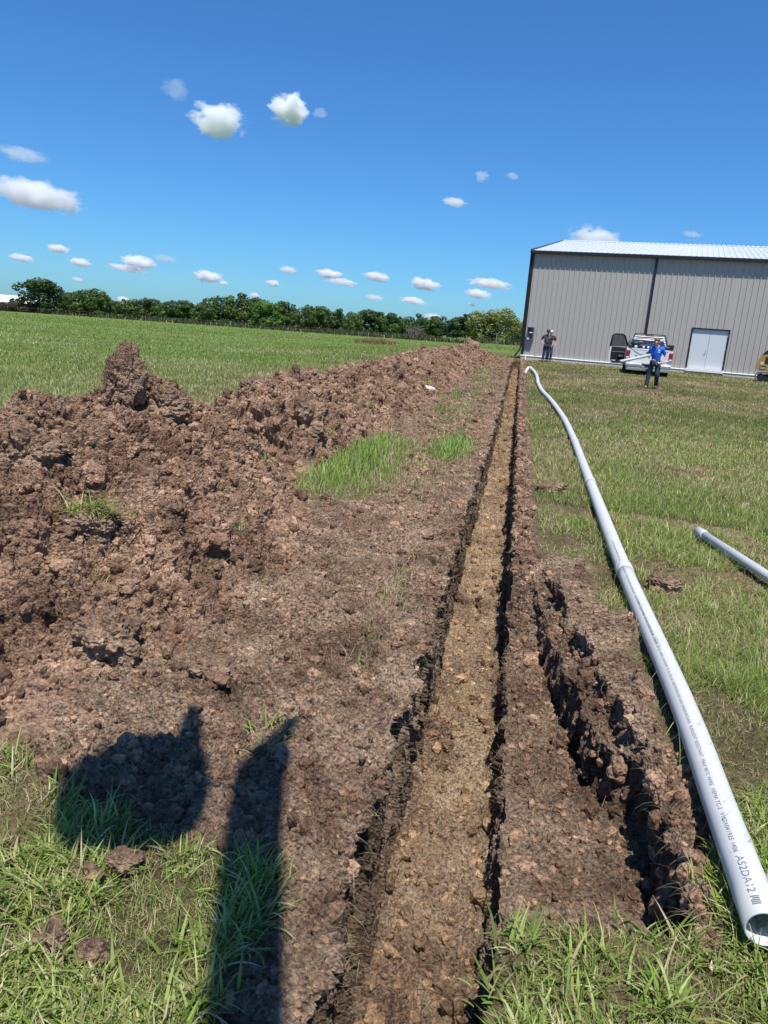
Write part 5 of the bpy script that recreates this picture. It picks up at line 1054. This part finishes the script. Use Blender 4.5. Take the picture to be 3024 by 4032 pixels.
    for sx_ in (-1, 1): mb.ball((hd.x + sx_ * .032, hd.y + f.y * .088, hd.z + .022 + f.z * .05), .011, 8, 6)
    mb.build('eyes', M_blk, root, True)['kind'] = 'stuff'
    mb = MB()
    for sx_ in (-1, 1): mb.ball((hd.x + sx_ * .083, hd.y - .005, hd.z + .005), (.012, .022, .032), 8, 6)
    mb.build('ears', skinm, root, True)['kind'] = 'stuff'
    mb = MB(); mb.box((hd.x - .024, hd.y + f.y * .083, hd.z - .052), (hd.x + .024, hd.y + f.y * .094, hd.z - .044), .002); mb.build('mouth', plain('lips', (.28, .10, .08), .6), root)
    return root
# person's left is +x in a frame that faces the camera after turning by 180 degrees
bp = loc_ray(1406, 842, 26.5); bx_, by_ = bp.x, bp.y; bzg = float(terr(bx_, by_)) + .01
face_cam = math.pi - math.atan2(bx_, by_)
JB = dict(pelvis=(.02, 0, .95), chest=(.0, .04, 1.33), neck=(-.01, .08, 1.50), head=(-.035, .15, 1.61), face=(0, .93, -.36), shL=(.185, .05, 1.42), shR=(-.185, .03, 1.41), elL=(.31, .0, 1.14), elR=(-.27, -.10, 1.17), wrL=(.255, .12, .95), wrR=(-.23, .10, 1.08), hdL=(-.15, .35, -.9), hdR=(.2, .9, -.2), pnL=(-1, .1, 0), pnR=(.4, -.1, .9),
          hpL=(.10, 0, .90), hpR=(-.10, .02, .90), knL=(.14, .14, .50), knR=(-.15, .02, .49), anL=(.14, -.04, .125), anR=(-.17, .10, .095), ftL=(.1, .95, 0), ftR=(-.15, 1, 0))
man = person((bx_, by_, bzg), face_cam + rad(-6), 'man in bright blue t-shirt and dark jeans walking with conduit under his arm', JB, plain('blue_shirt', (.018, .12, .62), .8, var=.12, scale=9), M_jean, M_skin2, plain('brown_hair', (.15, .095, .055), .7, var=.3, scale=30), grip=(.9, .5))
mb = MB(); mb.ball((-.085, .165, 1.33), (.035, .012, .035), 10, 6); mb.box((-.125, .155, 1.26), (-.06, .175, 1.285), .003); mb.build('shirt_print', plain('pale_print', (.6, .72, .8), .7), man)
Mm = Matrix.Translation((bx_, by_, bzg)) @ Matrix.Rotation(face_cam + rad(-6), 4, 'Z')
w1_ = Mm @ Vector((.17, .0, 1.17)); w2_ = Mm @ Vector((.98, 1.5, .88))
straight_pipe('conduit_pipe', tuple(w2_), tuple(w1_), 'grey conduit tucked under the arm of the man in blue', r=.050, bell=False, n=18)
w1_ = Mm @ Vector((.26, .13, .92)); w2_ = Mm @ Vector((.10, .30, .90))
straight_pipe('conduit_pipe', tuple(Mm @ Vector((-.09, .26, .90))), tuple(Mm @ Vector((-.36, -.7, .97))), 'stub of conduit held at the hip by the man in blue', r=.045, bell=False, n=18)
gp = loc_ray(1177, 782, 43.3); gx, gy = gp.x, gp.y; gz_ = float(terr(gx, gy)) + .04
fc = math.pi - math.atan2(gx, gy)
JG = dict(pelvis=(.0, 0, .96), chest=(.0, .0, 1.35), neck=(.0, .01, 1.53), head=(.0, .03, 1.655), face=(0, 1, 0), shL=(.21, 0, 1.44), shR=(-.21, 0, 1.44), elL=(.32, -.02, 1.16), elR=(-.36, -.05, 1.17), wrL=(.29, .08, .93), wrR=(-.22, .10, 1.0), hdL=(0, .2, -1), hdR=(.8, .3, -.3), pnL=(-1, 0, 0), pnR=(.2, -.8, -.2),
          hpL=(.10, 0, .90), hpR=(-.10, 0, .90), knL=(.12, .05, .50), knR=(-.12, .02, .50), anL=(.11, -.02, .10), anR=(-.14, .04, .10), ftL=(.15, 1, 0), ftR=(-.2, 1, 0))
man2 = person((gx, gy, gz_), fc, 'man in charcoal shirt and black cap standing by the building wall', JG, plain('charcoal_shirt', (.055, .048, .048), .85, var=.12, scale=9), plain('navy_jeans', (.02, .03, .055), .85, var=.6, scale=9), M_skin, plain('dark_hair', (.03, .02, .015), .8), cap=plain('black_cap', (.008, .008, .009), .8), belly=.035)
mb = MB(); mb.box((-.125, .165, 1.36), (-.07, .185, 1.385), .003); mb.ball((-.095, .175, 1.33), (.018, .01, .015), 8, 6); mb.build('shirt_badge', plain('gold_badge', (.6, .5, .2), .6), man2)
gp = loc_ray(1184, 780, 44.4); gx, gy = gp.x, gp.y
JW = dict(JG); JW.update(elR=(-.30, 0, 1.16), wrR=(-.28, .05, .93), hdR=(0, .2, -1), pnR=(1, 0, 0))
person((gx, gy, float(terr(gx, gy)) + .02), fc, 'white haired man in blue jeans half hidden behind the capped man', JW, plain('dark_red_shirt', (.07, .02, .025), .85, var=.2), M_jean2, M_skin2, plain('white_hair', (.62, .60, .58), .8), belly=.02)
